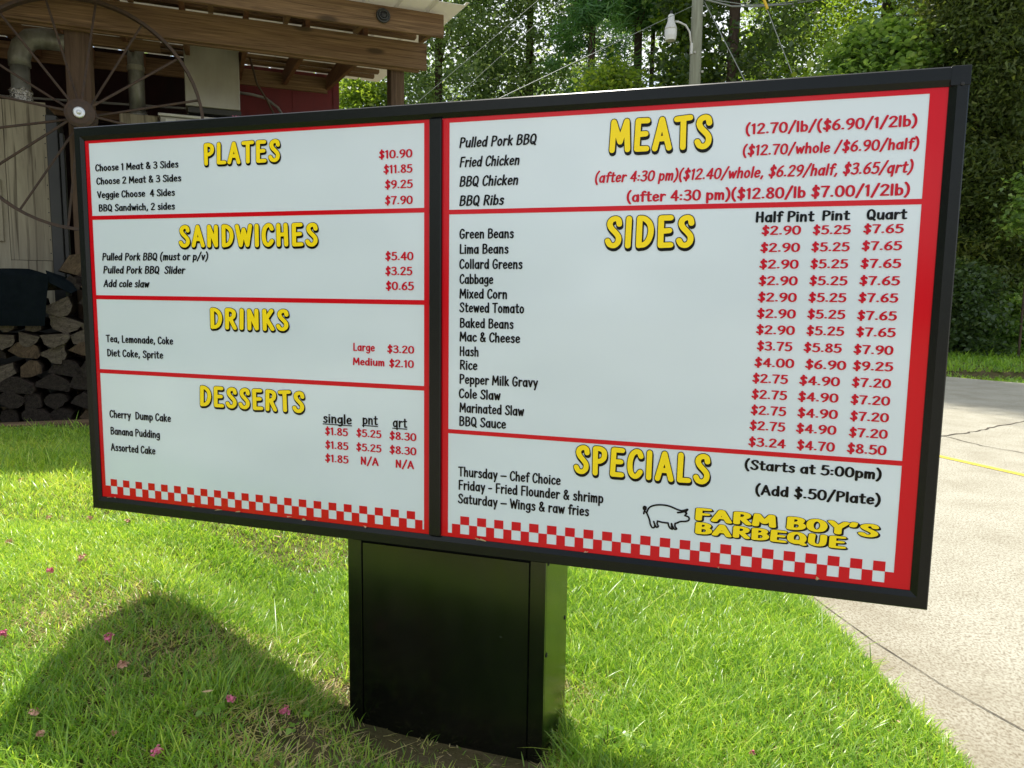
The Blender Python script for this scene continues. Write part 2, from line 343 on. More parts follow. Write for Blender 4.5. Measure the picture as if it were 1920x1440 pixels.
strip('expansion_joint', [(4.1, 7.7), (3.0, 8.6), (1.65, 9.6)], 0.012, M['joint'], drive, jit=0.004)
strip('road_marking', [(3.55, 7.9), (3.97, 6.75), (4.25, 6.05), (4.75, 4.75), (5.3, 3.2)], 0.085, M['yellow_paint'], drive)

# ------------------------------------------------------------------ lettering: a hand drawn casual alphabet as brush strokes
GL = '''A:54:3,0 26,98;26,98 50,0;12,33 41,33
B:50:8,0 9,98;~9,98 27,98 40,88 37,65 24,54 9,53;~24,54 39,49 45,30 39,10 24,1 8,1
C:46:~43,80 36,96 23,97 10,80 5,48 9,16 21,1 33,4 43,20
D:52:8,0 9,98;~9,98 26,95 42,78 47,50 40,20 26,4 8,1
E:45:9,98 40,98;9,98 8,1;8,1 41,2;8,51 36,53
F:43:9,98 40,99;9,98 8,0;8,51 35,53
G:50:~43,82 35,96 22,97 10,80 5,48 9,16 20,1 33,4 43,18;43,14 43,44;44,44 27,44
H:52:8,0 9,98;43,0 42,98;8,50 42,52
I:17:8,0 9,98
K:48:8,0 9,98;42,98 9,44;18,56 44,0
L:40:9,98 8,1;8,1 38,2
M:64:5,0 10,98;10,98 32,28;32,28 54,98;54,98 58,0
N:52:8,0 9,98;9,98 42,1;42,1 43,98
O:52:@25,98 10,84 5,50 10,14 25,1 40,14 46,50 40,84
P:47:8,0 9,98;~9,98 28,97 41,86 40,62 26,49 8,47
Q:54:@25,98 10,84 5,50 10,14 25,1 40,14 46,50 40,84;26,22 48,-8
R:50:8,0 9,98;~9,98 28,97 41,86 39,63 26,51 8,49;24,50 45,0
S:46:~42,78 39,93 28,98 15,92 10,78 16,63 30,47 40,32 39,13 27,1 12,4 4,18
T:46:1,96 45,99;23,98 23,0
U:52:~8,98 6,45 9,14 23,1 38,9 43,38 44,98
V:48:3,98 24,1;24,1 46,98
W:68:3,98 18,1;18,1 34,80;34,80 50,1;50,1 66,98
Y:48:3,98 24,48;46,98 24,48;24,48 24,0
a:44:@20,63 9,50 5,30 10,8 20,2 31,12 35,34 31,56;37,66 38,0
b:43:7,0 7,100;@23,63 12,54 8,32 12,9 23,2 34,10 38,32 34,54
c:37:~34,53 26,64 15,60 7,44 6,22 14,4 25,2 35,12
d:45:37,100 38,0;@20,63 9,50 5,30 10,8 20,2 31,12 35,34 31,56
e:40:~7,33 33,37 33,53 23,64 12,57 6,38 8,14 19,2 35,11
f:30:~34,91 26,100 18,93 15,76 15,0;3,63 29,65
g:44:@20,63 9,50 5,32 10,12 20,5 31,14 35,36 31,56;~37,66 38,4 34,-20 20,-28 7,-20
h:43:7,0 7,100;~8,40 16,59 28,63 34,48 35,0
i:15:7,0 7,66;!7,88
k:40:7,0 7,100;33,66 8,26;16,36 36,0
l:15:7,0 7,100
m:60:7,0 7,66;~8,42 15,60 25,63 29,48 29,0;~30,42 38,60 47,63 52,48 52,0
n:43:7,0 7,66;~8,40 16,59 28,63 34,48 35,0
o:42:@20,65 9,52 5,33 9,12 20,1 32,12 36,33 32,52
p:43:7,66 7,-30;@23,63 12,54 8,32 12,9 23,2 34,10 38,32 34,54
q:45:37,66 37,-30;@20,63 9,50 5,30 10,8 20,2 31,12 35,34 31,56
r:33:7,0 7,66;~8,38 16,58 24,64 32,58
s:36:~31,54 24,64 12,62 9,50 16,38 28,28 30,12 20,1 5,8
t:33:~15,92 15,16 19,3 31,5;3,65 30,67
u:44:~7,66 7,20 13,4 23,3 33,16 36,40;37,66 38,0
v:38:4,66 19,1;19,1 35,66
w:55:4,66 15,1;15,1 28,56;28,56 40,1;40,1 52,66
x:38:4,66 34,0;33,66 4,0
y:40:5,66 20,6;37,66 14,-30
0:50:@25,97 11,84 5,50 10,14 25,1 40,14 45,50 40,84
1:28:6,84 17,98;17,98 17,0
2:47:~6,80 15,95 30,97 40,84 36,62 22,36 5,3;5,2 43,3
3:46:~8,90 20,98 36,93 38,74 29,58 17,53;~17,53 34,50 42,32 37,9 21,0 4,11
4:48:34,0 34,98;34,98 4,29;4,29 46,29
5:47:14,97 40,97;13,97 10,56;~10,56 24,62 38,54 43,32 36,8 20,0 5,9
6:46:~37,97 20,80 8,50 7,18 20,1 36,8 42,28 34,50 20,54 8,38
7:46:4,97 43,97;~43,97 28,52 19,0
8:46:@24,98 11,88 12,68 25,54 39,34 40,12 24,1 8,12 9,34 24,54 37,70 37,88
9:47:~40,60 28,46 13,50 6,72 14,92 28,98 40,86 42,58 34,22 17,0
$:46:~41,74 37,88 27,92 15,86 11,73 17,60 29,47 38,34 37,17 27,8 13,10 5,21;24,110 24,-12
&:54:~48,2 15,66 13,86 24,98 34,86 29,68 9,36 8,12 21,1 38,12 47,42
(:27:~23,112 10,82 6,46 10,10 22,-20
):27:~4,112 17,82 21,46 17,10 4,-20
/:40:2,-14 38,110
.:18:!8,7
,:20:11,9 5,-15
::18:!8,12;!8,52
-:36:4,38 30,40
–:56:3,38 52,40
':16:10,102 6,76'''
GLYPH = {}
for ln in GL.split('\n'):
    ch = ln[0]; adv, st = ln[2:].split(':', 1); S = []
    for s in st.split(';'):
        mode = s[0] if s[0] in '~@!' else ''
        S.append((mode, [tuple(float(q) / 100 for q in p.split(',')) for p in s.lstrip('~@!').split()]))
    GLYPH[ch] = (float(adv) / 100, S)

def catmull(P, closed, sub=5):
    P = np.array(P, float); n = len(P); out = []
    for i in range(n if closed else n - 1):
        if closed: a, b, c, d = P[(i - 1) % n], P[i], P[(i + 1) % n], P[(i + 2) % n]
        else: a, b, c, d = P[max(i - 1, 0)], P[i], P[i + 1], P[min(i + 2, n - 1)]
        for t in np.linspace(0, 1, sub, endpoint=False):
            out.append(0.5 * (2 * b + (c - a) * t + (2 * a - 5 * b + 4 * c - d) * t * t + (3 * b - a - 3 * c + d) * t ** 3))
    if not closed: out.append(P[-1])
    return np.array(out)

def shapes_of(strokes, w, offs=((0, 0),), rnd=True):
    """convex pieces (quads and round caps) of all strokes"""
    out = []
    for mode, P in strokes:
        if mode == '!': L = np.array([P[0], (P[0][0] + 0.004, P[0][1])])
        elif mode in '~@' and mode: L = catmull(P, mode == '@')
        else: L = np.array(P, float)
        if mode == '@': L = np.vstack([L, L[:1]])
        ww = w * (1.18 if mode == '!' else 1.0)
        for ox, oy in offs:
            Q = L + np.array([ox, oy])
            for i in range(len(Q) - 1):
                a, b = Q[i], Q[i + 1]; d = b - a; l = np.hypot(*d)
                if l < 1e-6: continue
                d = d / l; nrm = np.array([-d[1], d[0]]) * ww / 2
                out.append([a + nrm, a - nrm, b - nrm, b + nrm])
            for p in (Q if rnd else Q[1:-1]):
                out.append([p + ww / 2 * np.array([math.cos(t), math.sin(t)]) for t in np.arange(10) * 2 * PI / 10 + 0.13])
    return out

def union(shapes):
    vs, fs = [], []
    for s in shapes:
        ar = sum(s[i][0] * s[(i + 1) % len(s)][1] - s[(i + 1) % len(s)][0] * s[i][1] for i in range(len(s)))
        if ar < 0: s = s[::-1]
        k = len(vs); vs += [Vector((float(p[0]), float(p[1]))) for p in s]; fs.append(list(range(k, k + len(s))))
    v, e, f, ov, oe, of = delaunay_2d_cdt(vs, [], fs, 0, 1e-5)
    tri = [t for t, o in zip(f, of) if len(o)]
    return np.array([(p.x, p.y) for p in v]), tri

CACHE = {}
def glyph(ch, w, off):
    k = (ch, w, off)
    if k not in CACHE: CACHE[k] = union(shapes_of(GLYPH[ch][1], w, off))
    return CACHE[k]

PIV = (1.345, 0.17)
def uvz(u, v): return (u - PIV[0], 1.95 - v)               # sign face mm -> local x, z
def put_text(mb, txt, u, v, width, cap, slant, w, y, off=((0, 0),), mi=0, jitter=0.0, space=0.085):
    sp, x, ink0, ink1 = space, 0.0, None, 0.0
    pos = []
    for ch in txt:
        if ch == ' ': x += 0.27; continue
        adv = GLYPH[ch][0]; pos.append((ch, x)); x += adv + sp; ink1 = x - sp
    x0 = 0.0; sx = (width / 1000) / max(ink1 - x0, 1e-3); c = cap / 1000
    rr = random.Random(txt)
    for ch, px in pos:
        V, T = glyph(ch, w, off)
        a = rr.uniform(-1, 1) * jitter; dy = rr.uniform(-1, 1) * jitter * 0.35
        X = V[:, 0]; Y = V[:, 1]
        X2 = X - 0.25; Y2 = Y - 0.5
        Xr = X2 * math.cos(a) - Y2 * math.sin(a) * c / sx + 0.25; Yr = X2 * math.sin(a) * sx / c + Y2 * math.cos(a) + 0.5 + dy
        U = u / 1000 + (px + Xr) * sx + slant * Yr * c; W = v / 1000 - Yr * c
        vs = [(uu - PIV[0], y - PIV[1], 1.95 - ww) for uu, ww in zip(U, W)]
        mb.add(vs, [tuple(t) for t in T], mi)

def rects(mb, rs, y, mi=0):
    for u0, v0, u1, v1 in rs:
        (x0, z0), (x1, z1) = uvz(u0 / 1000, v0 / 1000), uvz(u1 / 1000, v1 / 1000)
        mb.add([(x0, y - PIV[1], z1), (x1, y - PIV[1], z1), (x1, y - PIV[1], z0), (x0, y - PIV[1], z0)], [(0, 1, 2, 3)], mi)

# ------------------------------------------------------------------ the menu board
SW, SH = 2.6652, 1.3158
SR, SB = Vector((0.95446, -0.29834, 0)), Vector((0.29834, 0.95446, 0))
base = Vector((-1.4916, 2.5931, 0)) + SR * PIV[0] + SB * PIV[1]
sign = empty('menu_board', base, math.atan2(SR.y, SR.x), 'wide black framed drive-through menu board with red and white price panels on a black pedestal', 'menu board')
Z0 = 1.95 - SH
def sx_(u): return u - PIV[0]
def sy_(y): return y - PIV[1]
# frame: four mitred rails with a bevelled inner lip
rail = [(0.0, 0.10), (0.0, 0.003), (0.003, 0.0), (0.026, 0.0), (0.036, 0.0085), (0.036, 0.10)]   # (inset, y)
rail_b = [(0.0, 0.10), (0.0, 0.003), (0.003, 0.0), (0.030, 0.0), (0.0435, 0.0085), (0.0435, 0.10)]
mb = MB()
def corner(i, k): # inset point on corner k (0 TL,1 TR,2 BR,3 BL)
    ins = rail[i][0]; insv = rail_b[i][0]; y = rail[i][1]
    u = ins if k in (0, 3) else SW - (ins if i < 4 else 0.041); v = insv if k in (0, 1) else SH - insv
    return (sx_(u), sy_(y), 1.95 - v)
for k in range(4):
    A = [corner(i, k) for i in range(6)]; B = [corner(i, (k + 1) % 4) for i in range(6)]
    mb.add(A + B, [(i, i + 1, 6 + i + 1, 6 + i) for i in range(5)])
frame_o = mb.build('frame', M['frame'], sign)
mb = MB(); mb.box((sx_(SW - 0.0405), sy_(-0.0012), 1.95 - 0.0437), (sx_(SW + 0.0008), sy_(0.02), 1.9505)); mb.build('corner_bracket', M['frame'], sign, bevel=0.0008)
mb = MB(); mb.lathe((sx_(SW - 0.016), sy_(-0.0012), 1.95 - 0.041), [(0.0042, 0), (0.0042, -0.002), (0.002, -0.0025)], 10, axis='y'); mb.build('screw', M['screw'], sign)
mb = MB(); mb.box((sx_(1.3035), sy_(-0.001), Z0 + 0.0437), (sx_(1.3405), sy_(0.03), 1.95 - 0.0437)); mb.build('divider', M['frame'], sign, bevel=0.0025)
mb = MB(); mb.box((sx_(0.004), sy_(0.100), Z0 + 0.004), (sx_(SW - 0.004), sy_(0.33), 1.946)); mb.build('cabinet', M['cabinet'], sign, bevel=0.004)
# pedestal
PU0, PU1, PY0, PY1 = 1.012, 1.668, 0.022, 0.315
mb = MB(); mb.box((sx_(PU0), sy_(PY0 + 0.014), -0.25), (sx_(PU1), sy_(PY1), Z0 - 0.001))
for a, b in ((PU0, PU0 + 0.048), (PU1 - 0.048, PU1)): mb.box((sx_(a), sy_(PY0), -0.25), (sx_(b), sy_(PY0 + 0.0138), Z0 - 0.001))
ped = mb.build('pedestal', M['cabinet'], sign, bevel=0.002)
mb = MB(); mb.box((sx_(PU0 + 0.051), sy_(PY0 + 0.002), -0.2), (sx_(PU1 - 0.0505), sy_(PY0 + 0.0137), Z0 - 0.012)); mb.build('access_panel', M['cabinet'], sign, bevel=0.002)
for yy, vv in ((0.055, 1.335), (0.285, 1.60), (0.05, 1.62)):
    mb = MB(); mb.lathe((sx_(PU1), sy_(yy), 1.95 - vv), [(0.007, 0), (0.007, 0.002), (0.004, 0.003)], 10, axis='x'); mb.build('screw', M['screw'], ped)
# panels
YP, YR, YT, YH = 0.0120, 0.0110, 0.0104, 0.0098
def panel(u0, u1):
    mb = MB(); mb.box((sx_(u0), sy_(YP), 1.95 - 1.276), (sx_(u1), sy_(0.02), 1.95 - 0.040)); return mb.build('menu_panel', M['panel'], sign)
def red_print(pan, o, i, bands, chk):
    """o/i outer and inner rect of the border; bands: v ranges; chk: first u, last u, square width, v top, mid, bottom"""
    mb = MB(); rects(mb, [(o[0], o[1], o[2], i[1]), (o[0], i[1], i[0], chk[5]), (i[2], i[1], o[2], chk[5]), (o[0], chk[5], o[2], o[3])] +
                     [(i[0], a, i[2], b) for a, b in bands], YR); mb.build('red_border', M['red'], pan)
    mb = MB(); f, l, w, t, m_, b_ = chk[:6]; step = (l - f) / 21; R = []
    for k in range(22):
        u = f + step * k; R.append((u, t, u + w, m_))
        if k < 21: R.append((u + w, m_, u + step, b_))
    R += [(chk[6], m_, f, b_), (l + w, m_, chk[7], b_)]
    rects(mb, R, YR); mb.build('checkered_strip', M['red'], pan)
pl = panel(0.026, 1.305); pr = panel(1.339, 2.629)
red_print(pl, (27, 41, 1304, 1275), (52, 52.5, 1283, 0), [(292, 305.5), (560, 574), (816, 830)], (75, 1225, 28, 1206, 1231, 1259, 52, 1278))
red_print(pr, (1340, 41, 2628, 1275), (1362, 56, 2585, 0), [(299.5, 312.5), (941.5, 954)], (1402, 2536, 28.5, 1205, 1231, 1260, 1375, 2585))
TEXT = """H|PLATES|519|137|277|59.0|0
I|Choose 1 Meat & 3 Sides|76|144|340|21.0|0
I|Choose 2 Meat & 3 Sides|78|188|347|21.1|0
I|Veggie Choose  4 Sides|79|233|319|21.2|0
I|BBQ Sandwich, 2 sides|82|277|314|21.3|0
P|$10.90|1138|146|107|21.8|0
P|$11.85|1153|189|92|21.9|0
P|$9.25|1157|233|89|22.0|0
P|$7.90|1157|279|89|22.1|0
H|SANDWICHES|412|395|512|62.0|0
I|Pulled Pork BBQ (must or p/v)|86|441|433|23.0|0.15
I|Pulled Pork BBQ  Slider|88|485|338|23.1|0.15
I|Add cole slaw|87|531|191|23.2|0.15
P|$5.40|1157|442|91|22.5|0
P|$3.25|1157|486|87|22.6|0
P|$0.65|1158|530|91|22.7|0
H|DRINKS|523|659|291|59.5|0
I|Tea, Lemonade, Coke|87|720|281|23.3|0
I|Diet Coke, Sprite|88|769|237|23.4|0
P|Large|1046|717|73|22.5|0
P|$3.20|1162|719|88|21.0|0
P|Medium|1045|761|107|21.4|0
P|$2.10|1168|762|81|21.0|0
H|DESSERTS|472|918|394|60.1|0
I|Cherry  Dump Cake|86|984|261|24.6|0
I|Banana Pudding|86|1044|212|24.7|0
I|Assorted Cake|85|1102|191|24.8|0
U|single|937|948|100|28.2|0
U|pnt|1076|944|51|27.7|0
U|qrt|1180|946|46|27.3|0
P|$1.85|943|986|80|22.2|0
P|$1.85|943|1030|81|22.3|0
P|$1.85|942|1073|82|22.3|0
P|$5.25|1054|984|85|21.8|0
P|$5.25|1053|1029|86|21.9|0
P|N/A|1068|1072|61|23.2|0
P|$8.30|1168|985|89|22.1|0
P|$8.30|1168|1029|89|22.2|0
P|N/A|1188|1072|61|22.9|0
H|MEATS|1827|154|258|74.6|0
I|Pulled Pork BBQ|1392|126|227|26.3|0.15
I|Fried Chicken|1393|180|178|26.4|0.15
I|BBQ Chicken|1393|234|175|26.6|0.15
I|BBQ Ribs|1393|288|133|26.7|0.15
P|(12.70/lb/($6.90/1/2lb)|2172|128|390|24.1|0
P|($12.70/whole /$6.90/half)|2167|181|402|24.2|0.06
P|(after 4:30 pm)($12.40/whole, $6.29/half, $3.65/qrt)|1786|236|773|25.8|0.15
P|(after 4:30 pm)($12.80/lb $7.00/1/2lb)|1875|289|682|25.6|0
H|SIDES|1823|406|227|73.6|0
K|Half Pint|2207|348|138|24.6|0
K|Pint|2365|346|62|22.4|0
K|Quart|2467|346|87|23.1|0
I|Green Beans|1395|381|163|25.6|0
I|Lima Beans|1395|424|148|25.7|0
I|Collard Greens|1395|467|190|25.8|0
I|Cabbage|1396|510|102|25.9|0
I|Mixed Corn|1396|552|145|26.0|0
I|Stewed Tomato|1396|592|196|26.2|0
I|Baked Beans|1397|637|164|25.9|0
I|Mac & Cheese|1397|677|184|26.1|0
I|Hash|1397|720|59|26.2|0
I|Rice|1398|760|54|26.3|0
I|Pepper Milk Gravy|1397|802|239|26.4|0
I|Cole Slaw|1396|845|128|26.5|0
I|Marinated Slaw|1398|887|198|26.6|0
I|BBQ Sauce|1397|928|145|26.7|0
P|$2.90|2223|380|93|20.6|0
P|$2.90|2222|423|94|20.7|0
P|$2.90|2222|465|93|20.8|0
P|$2.90|2222|507|93|20.9|0
P|$2.90|2222|549|93|21.0|0
P|$2.90|2222|591|93|21.1|0
P|$2.90|2222|633|93|21.2|0
P|$3.75|2226|675|85|21.3|0
P|$4.00|2222|718|96|21.4|0
P|$2.75|2219|760|86|21.5|0
P|$2.75|2219|802|86|21.6|0
P|$2.75|2219|844|86|21.7|0
P|$2.75|2218|885|87|21.8|0
P|$5.25|2345|380|86|20.2|0
P|$5.25|2344|422|87|20.3|0
P|$5.25|2344|464|86|20.4|0
P|$5.25|2344|506|87|20.5|0
P|$5.25|2344|548|87|20.6|0
P|$5.25|2344|590|87|20.7|0
P|$5.25|2344|632|87|20.8|0
P|$5.85|2340|675|88|20.9|0
P|$6.90|2346|718|95|21.0|0
P|$4.90|2334|760|95|21.2|0
P|$4.90|2333|802|95|21.3|0
P|$4.90|2334|844|95|21.4|0
P|$4.90|2333|885|95|21.5|0
P|$7.65|2461|379|88|19.9|0
P|$7.65|2460|420|88|20.0|0
P|$7.65|2460|463|89|20.1|0
P|$7.65|2460|505|89|20.2|0
P|$7.65|2460|547|88|20.3|0
P|$7.65|2460|591|88|20.4|0
P|$7.65|2460|632|88|20.5|0
P|$7.90|2457|676|89|20.6|0
P|$9.25|2458|717|90|20.7|0
P|$7.20|2458|759|88|20.8|0
P|$7.20|2458|803|89|20.9|0
P|$7.20|2459|845|88|21.0|0
P|$7.20|2459|887|88|21.1|0
P|$3.24|2217|929|91|21.6|0
P|$4.70|2337|929|90|22.1|0
P|$8.50|2457|929|90|22.5|0
H|SPECIALS|1752|1038|366|72.0|0
I|Thursday – Chef Choice|1396|1081|313|27.2|0
I|Friday - Fried Flounder & shrimp|1396|1122|438|27.3|0
I|Saturday – Wings & raw fries|1395|1164|399|27.4|0
K|(Starts at 5:00pm)|2211|992|329|24.4|0
K|(Add $.50/Plate)|2241|1058|301|25.3|0
L|FARM BOY'S|2091|1142|447|29.3|0
L|BARBEQUE|2092|1180|373|27.6|0"""
sec = None; secs = {}
for ln in TEXT.strip().split('\n'):
    kind, txt, u, v, w, cap, sl = ln.split('|')
    if kind == 'H': sec = txt
    key = {'PLATES': 0}.get(sec, sec)
    secs.setdefault(('MEATS' if int(u) > 1350 and sec == 'DESSERTS' else sec, kind), []).append((txt, int(u), int(v), int(w), float(cap), float(sl)))
PART = {'H': 'heading_lettering', 'I': 'item_lettering', 'P': 'price_lettering', 'K': 'note_lettering', 'U': 'column_lettering', 'L': 'logo_lettering'}
WT = {'I': 0.158, 'P': 0.158, 'K': 0.168, 'U': 0.15}
for (s_, kind), lines in secs.items():
    pan = pl if lines[0][1] < 1310 else pr
    mb = MB()
    for (txt, u, v, w, cap, sl) in lines:
        if kind in 'HL':
            wy = 0.188 if kind == 'H' else 0.215
            dx = 0.02 if kind == 'H' else 0.035; dd = 0.085 if kind == 'H' else 0.11
            off = tuple((dx * t, -dd * t) for t in (0, 0.34, 0.67, 1.0)); jit = 0.03 if kind == 'H' else 0.02
            put_text(mb, txt, u, v, w, cap, sl, wy + 0.06, YT, off, 1, jit, 0.19 if kind == 'H' else 0.12); put_text(mb, txt, u, v, w, cap, sl, wy, YH, ((0, 0),), 0, jit, 0.19 if kind == 'H' else 0.12)
        else:
            put_text(mb, txt, u, v, w, cap, sl, WT[kind], YT)
            if kind == 'U': rects(mb, [(u - 2, v + 3.5, u + w + 2, v + 6.5)], YH)
    mb.build(PART[kind], [M['yellow'], M['black_ink']] if kind in 'HL' else [M['red_ink'] if kind == 'P' else M['black_ink']], pan, fix=False)
PIG = [[(1957.1, 1137.8), (1964.1, 1122.4), (1979.4, 1114.5), (1999.1, 1111.7), (2018.8, 1113.4), (2040.9, 1120.7), (2054.0, 1122.6), (2067.6, 1117.6), (2061.9, 1126.3), (2065.4, 1128.7), (2061.0, 1135.5)], [(2041.2, 1129.3), (2052.0, 1126.9), (2060.5, 1123.7)], [(2061.0, 1135.5), (2071.0, 1139.0), (2072.2, 1146.6), (2064.6, 1151.5), (2050.0, 1153.5), (2041.5, 1158.0), (2035.5, 1160.5)], [(2035.5, 1160.5), (2035.8, 1169.1), (2040.4, 1175.0), (2034.3, 1176.6), (2028.8, 1168.9), (2025.9, 1161.9)], [(2026.0, 1163.8), (2027.2, 1171.9), (2029.1, 1177.2), (2022.9, 1175.1), (2018.7, 1169.1), (2016.7, 1161.1)], [(2016.7, 1161.1), (2000.9, 1160.9), (1988.0, 1158.6)], [(1988.0, 1158.6), (1986.9, 1166.1), (1990.3, 1173.1), (1985.1, 1176.4), (1980.4, 1168.6), (1977.5, 1161.1)], [(1980.4, 1168.6), (1979.8, 1177.0), (1973.7, 1178.5), (1968.5, 1169.9), (1964.9, 1155.5), (1957.1, 1137.8)], [(1957.1, 1137.8), (1950.8, 1134.8), (1949.2, 1141.4)], [(1951.6, 1132.0), (1947.8, 1126.8), (1949.4, 1121.1), (1954.8, 1122.4), (1953.2, 1128.1), (1949.6, 1125.7)]]
V, T = union(shapes_of([('~' if len(p) > 2 else '', [(a / 1000, -b / 1000) for a, b in p]) for p in PIG], 0.0048))
V2, T2 = union(shapes_of([('', [(1.9515, -1.1275), (1.952, -1.1255)])], 0.0105))
mb = MB(); mb.add([(x - PIV[0], sy_(YT), 1.95 + z) for x, z in V], [tuple(t) for t in T]); mb.add([(x - PIV[0], sy_(YH), 1.95 + z) for x, z in V2], [tuple(t) for t in T2])
mb.build('pig_emblem', M['black_ink'], pr, fix=False)

# scraps of leaf lying on the lower lip and top of the frame
for i, u in enumerate((0.075, 0.105, 0.275, 0.435, 0.535, 0.612, 0.812, 0.865, 0.905, 1.085, 1.462, 1.478, 1.79, 2.16, 2.40)):
    mb = MB(); L = random.uniform(0.007, 0.014)
    q = [(random.uniform(-1, 1) * L, random.uniform(-0.3, 0.3) * 0.006, random.uniform(-0.2, 1) * L * 0.8) for _ in range(5)]
    mb.add(q, [(0, 1, 2), (0, 2, 3), (0, 3, 4)])
    o = mb.build('leaf_scrap', M['dry_leaf'] if i % 3 else M['petal_dry']); o.location = base + SR * sx_(u) + SB * sy_(0.004) + Vector((0, 0, Z0 + 0.044))
    tag(o, 'tiny tan scrap of dry leaf on the lower lip of the menu board frame', 'leaf scrap', 'leaf scraps on the menu board lip')
mb = MB()
for k in range(6):
    a, r = k * 1.05, random.uniform(0.006, 0.014); mb.add([(0, 0, 0.001), (r * math.cos(a), r * 0.6 * math.sin(a), 0.004), (r * math.cos(a + 0.6), r * 0.6 * math.sin(a + 0.6), 0.009)], [(0, 1, 2)])
o = mb.build('fallen_blossom', M['petal']); o.location = base + SR * sx_(0.63) + SB * sy_(0.03) + Vector((0, 0, 1.951)); tag(o, 'shrivelled pink blossom lying on the top edge of the menu board', 'blossom')

# ------------------------------------------------------------------ the open shed on the left (local x along its front, y into its depth)
BA = math.atan2(0.36, 0.933)
SHED = Vector((-4.0107, 6.9, 0.0)); SA = Vector((math.cos(BA), math.sin(BA), 0)); SBk = Vector((-math.sin(BA), math.cos(BA), 0))
G0 = 0.27
def sw(t, b, z): return SHED + SA * t + SBk * b + Vector((0, 0, z))
shed = empty('open_shed', SHED, BA, 'open lean-to shed of brown timber with pale metal roof and dark red rear wall', 'shed')
mb = MB(); mb.box((0.0, 0.0, 0.1), (0.20, 0.20, 3.80)); mb.build('post', M['wood_z'], shed, bevel=0.006)
mb = MB(); mb.box((2.92, 0.0, 0.1), (3.06, 0.20, 3.78)); mb.build('post', M['wood_z'], shed, bevel=0.006)
mb = MB(); mb.box((-3.4, 0.0, 0.1), (-3.24, 0.18, 3.80)); mb.build('post', M['wood_z'], shed, bevel=0.006)
mb = MB(); mb.box((-3.6, -0.13, 3.705), (3.265, -0.085, 3.965)); mb.build('front_beam', M['wood_x'], shed, bevel=0.004)
mb = MB(); mb.box((-3.6, -0.08, 3.69), (3.20, -0.035, 3.95)); mb.build('rear_beam', M['wood_x'], shed, bevel=0.004)
mb = MB(); mb.box((-3.6, -0.73, 3.845), (3.275, -0.69, 4.05)); mb.build('fascia_board', M['wood_x'], shed, bevel=0.004)
rz_ = lambda b: 4.075 + 0.09 * (b + 0.75)                 # underside of roof sheet
rb = lambda b: 3.80 + 0.133 * b                            # underside of rafters
for k in range(11):
    t = 2.64 - 0.565 * k
    mb = MB(); y0, y1 = -0.03, 2.92; h = 0.25; w = 0.045
    mb.add([(t, y0, rb(y0)), (t + w, y0, rb(y0)), (t + w, y1, rb(y1)), (t, y1, rb(y1)), (t, y0, rz_(y0) - 0.05), (t + w, y0, rz_(y0) - 0.05), (t + w, y1, rz_(y1) - 0.05), (t, y1, rz_(y1) - 0.05)],
           [(0, 3, 2, 1), (4, 5, 6, 7), (0, 1, 5, 4), (1, 2, 6, 5), (2, 3, 7, 6), (3, 0, 4, 7)])
    mb.build('rafter', M['wood_y'], shed)
for k in range(9):
    t = 3.20 - 0.66 * k
    mb = MB(); mb.bar((t, -0.688, 3.945), (t, -0.134, 4.02), 0.045, 0.11); mb.build('outrigger', M['wood_x'], shed)
for b in (-0.5, 0.25, 0.8, 1.35, 1.9, 2.28, 2.62):
    mb = MB(); mb.box((-3.6, b - 0.045, rz_(b) - 0.045), (3.24, b + 0.045, rz_(b) - 0.006)); mb.build('purlin', M['wood_x'], shed)
mb = MB(); prof = []; t = -3.75
while t < 3.40:
    prof += [(t, 0), (t + 0.24, 0), (t + 0.255, 0.028), (t + 0.285, 0.028)]; t += 0.30
n = len(prof); vs = []
for b in (-1.02, 0.2, 1.6, 3.1):
    vs += [(x, b, rz_(b) + z) for x, z in prof]
for b in (-1.02, 0.2, 1.6, 3.1):
    vs += [(x, b, rz_(b) + z + 0.004) for x, z in prof]
fs = []
for r in range(3):
    for i in range(n - 1):
        a = r * n + i; fs += [(a, a + 1, a + n + 1, a + n), (4 * n + a, 4 * n + a + n, 4 * n + a + n + 1, 4 * n + a + 1)]
for i in range(n - 1): fs.append((i, 4 * n + i, 4 * n + i + 1, i + 1))
mb.add(vs, fs); mb.build('roof', M['roof'], shed)
mb = MB(); mb.box((1.45, 2.955, 0.1), (2.74, 3.15, 4.40)); wall = mb.build('rear_wall', M['barn_red'], shed)
mb = MB(); mb.box((-3.7, 2.953, 0.1), (1.449, 3.15, 4.40)); tag(mb.build('rear_wall', M['painted_shade'], shed), 'part of the rear wall with interior shade painted into its colour')
mb = MB(); mb.box((2.7405, 2.94, 0.1), (2.82, 3.16, 4.39)); mb.build('corner_trim', M['barn_red'], wall)
for t in (1.62, 2.2):
    mb = MB(); mb.box((t, 2.947, 0.1), (t + 0.03, 2.953, 4.13)); mb.build('batten', M['barn_red'], wall)
mb = MB(); mb.box((-3.6, 2.915, 4.145), (2.66, 2.953, 4.345)); mb.build('ledger_board', M['wood_x'], shed)
mb = MB(); mb.box((-3.75, 0.1, 0.1), (-3.66, 3.15, 4.3)); mb.build('side_wall', M['painted_shade'], shed)
# loft shelf and rail in the dark
mb = MB(); mb.box((-3.2, 2.2, 3.40), (1.0, 2.26, 3.49)); mb.build('cross_rail', M['wood_x'], shed)
mb = MB(); mb.box((-1.4, 0.9, 3.86), (0.72, 0.96, 3.96)); mb.build('cross_rail', M['wood_x'], shed)

# the rest of the kit under the roof; each stands, hangs or leans by itself
def shed_thing(name, t, b, z, label, cat, group=None): return empty(name, sw(t, b, z), BA, label, cat, group)
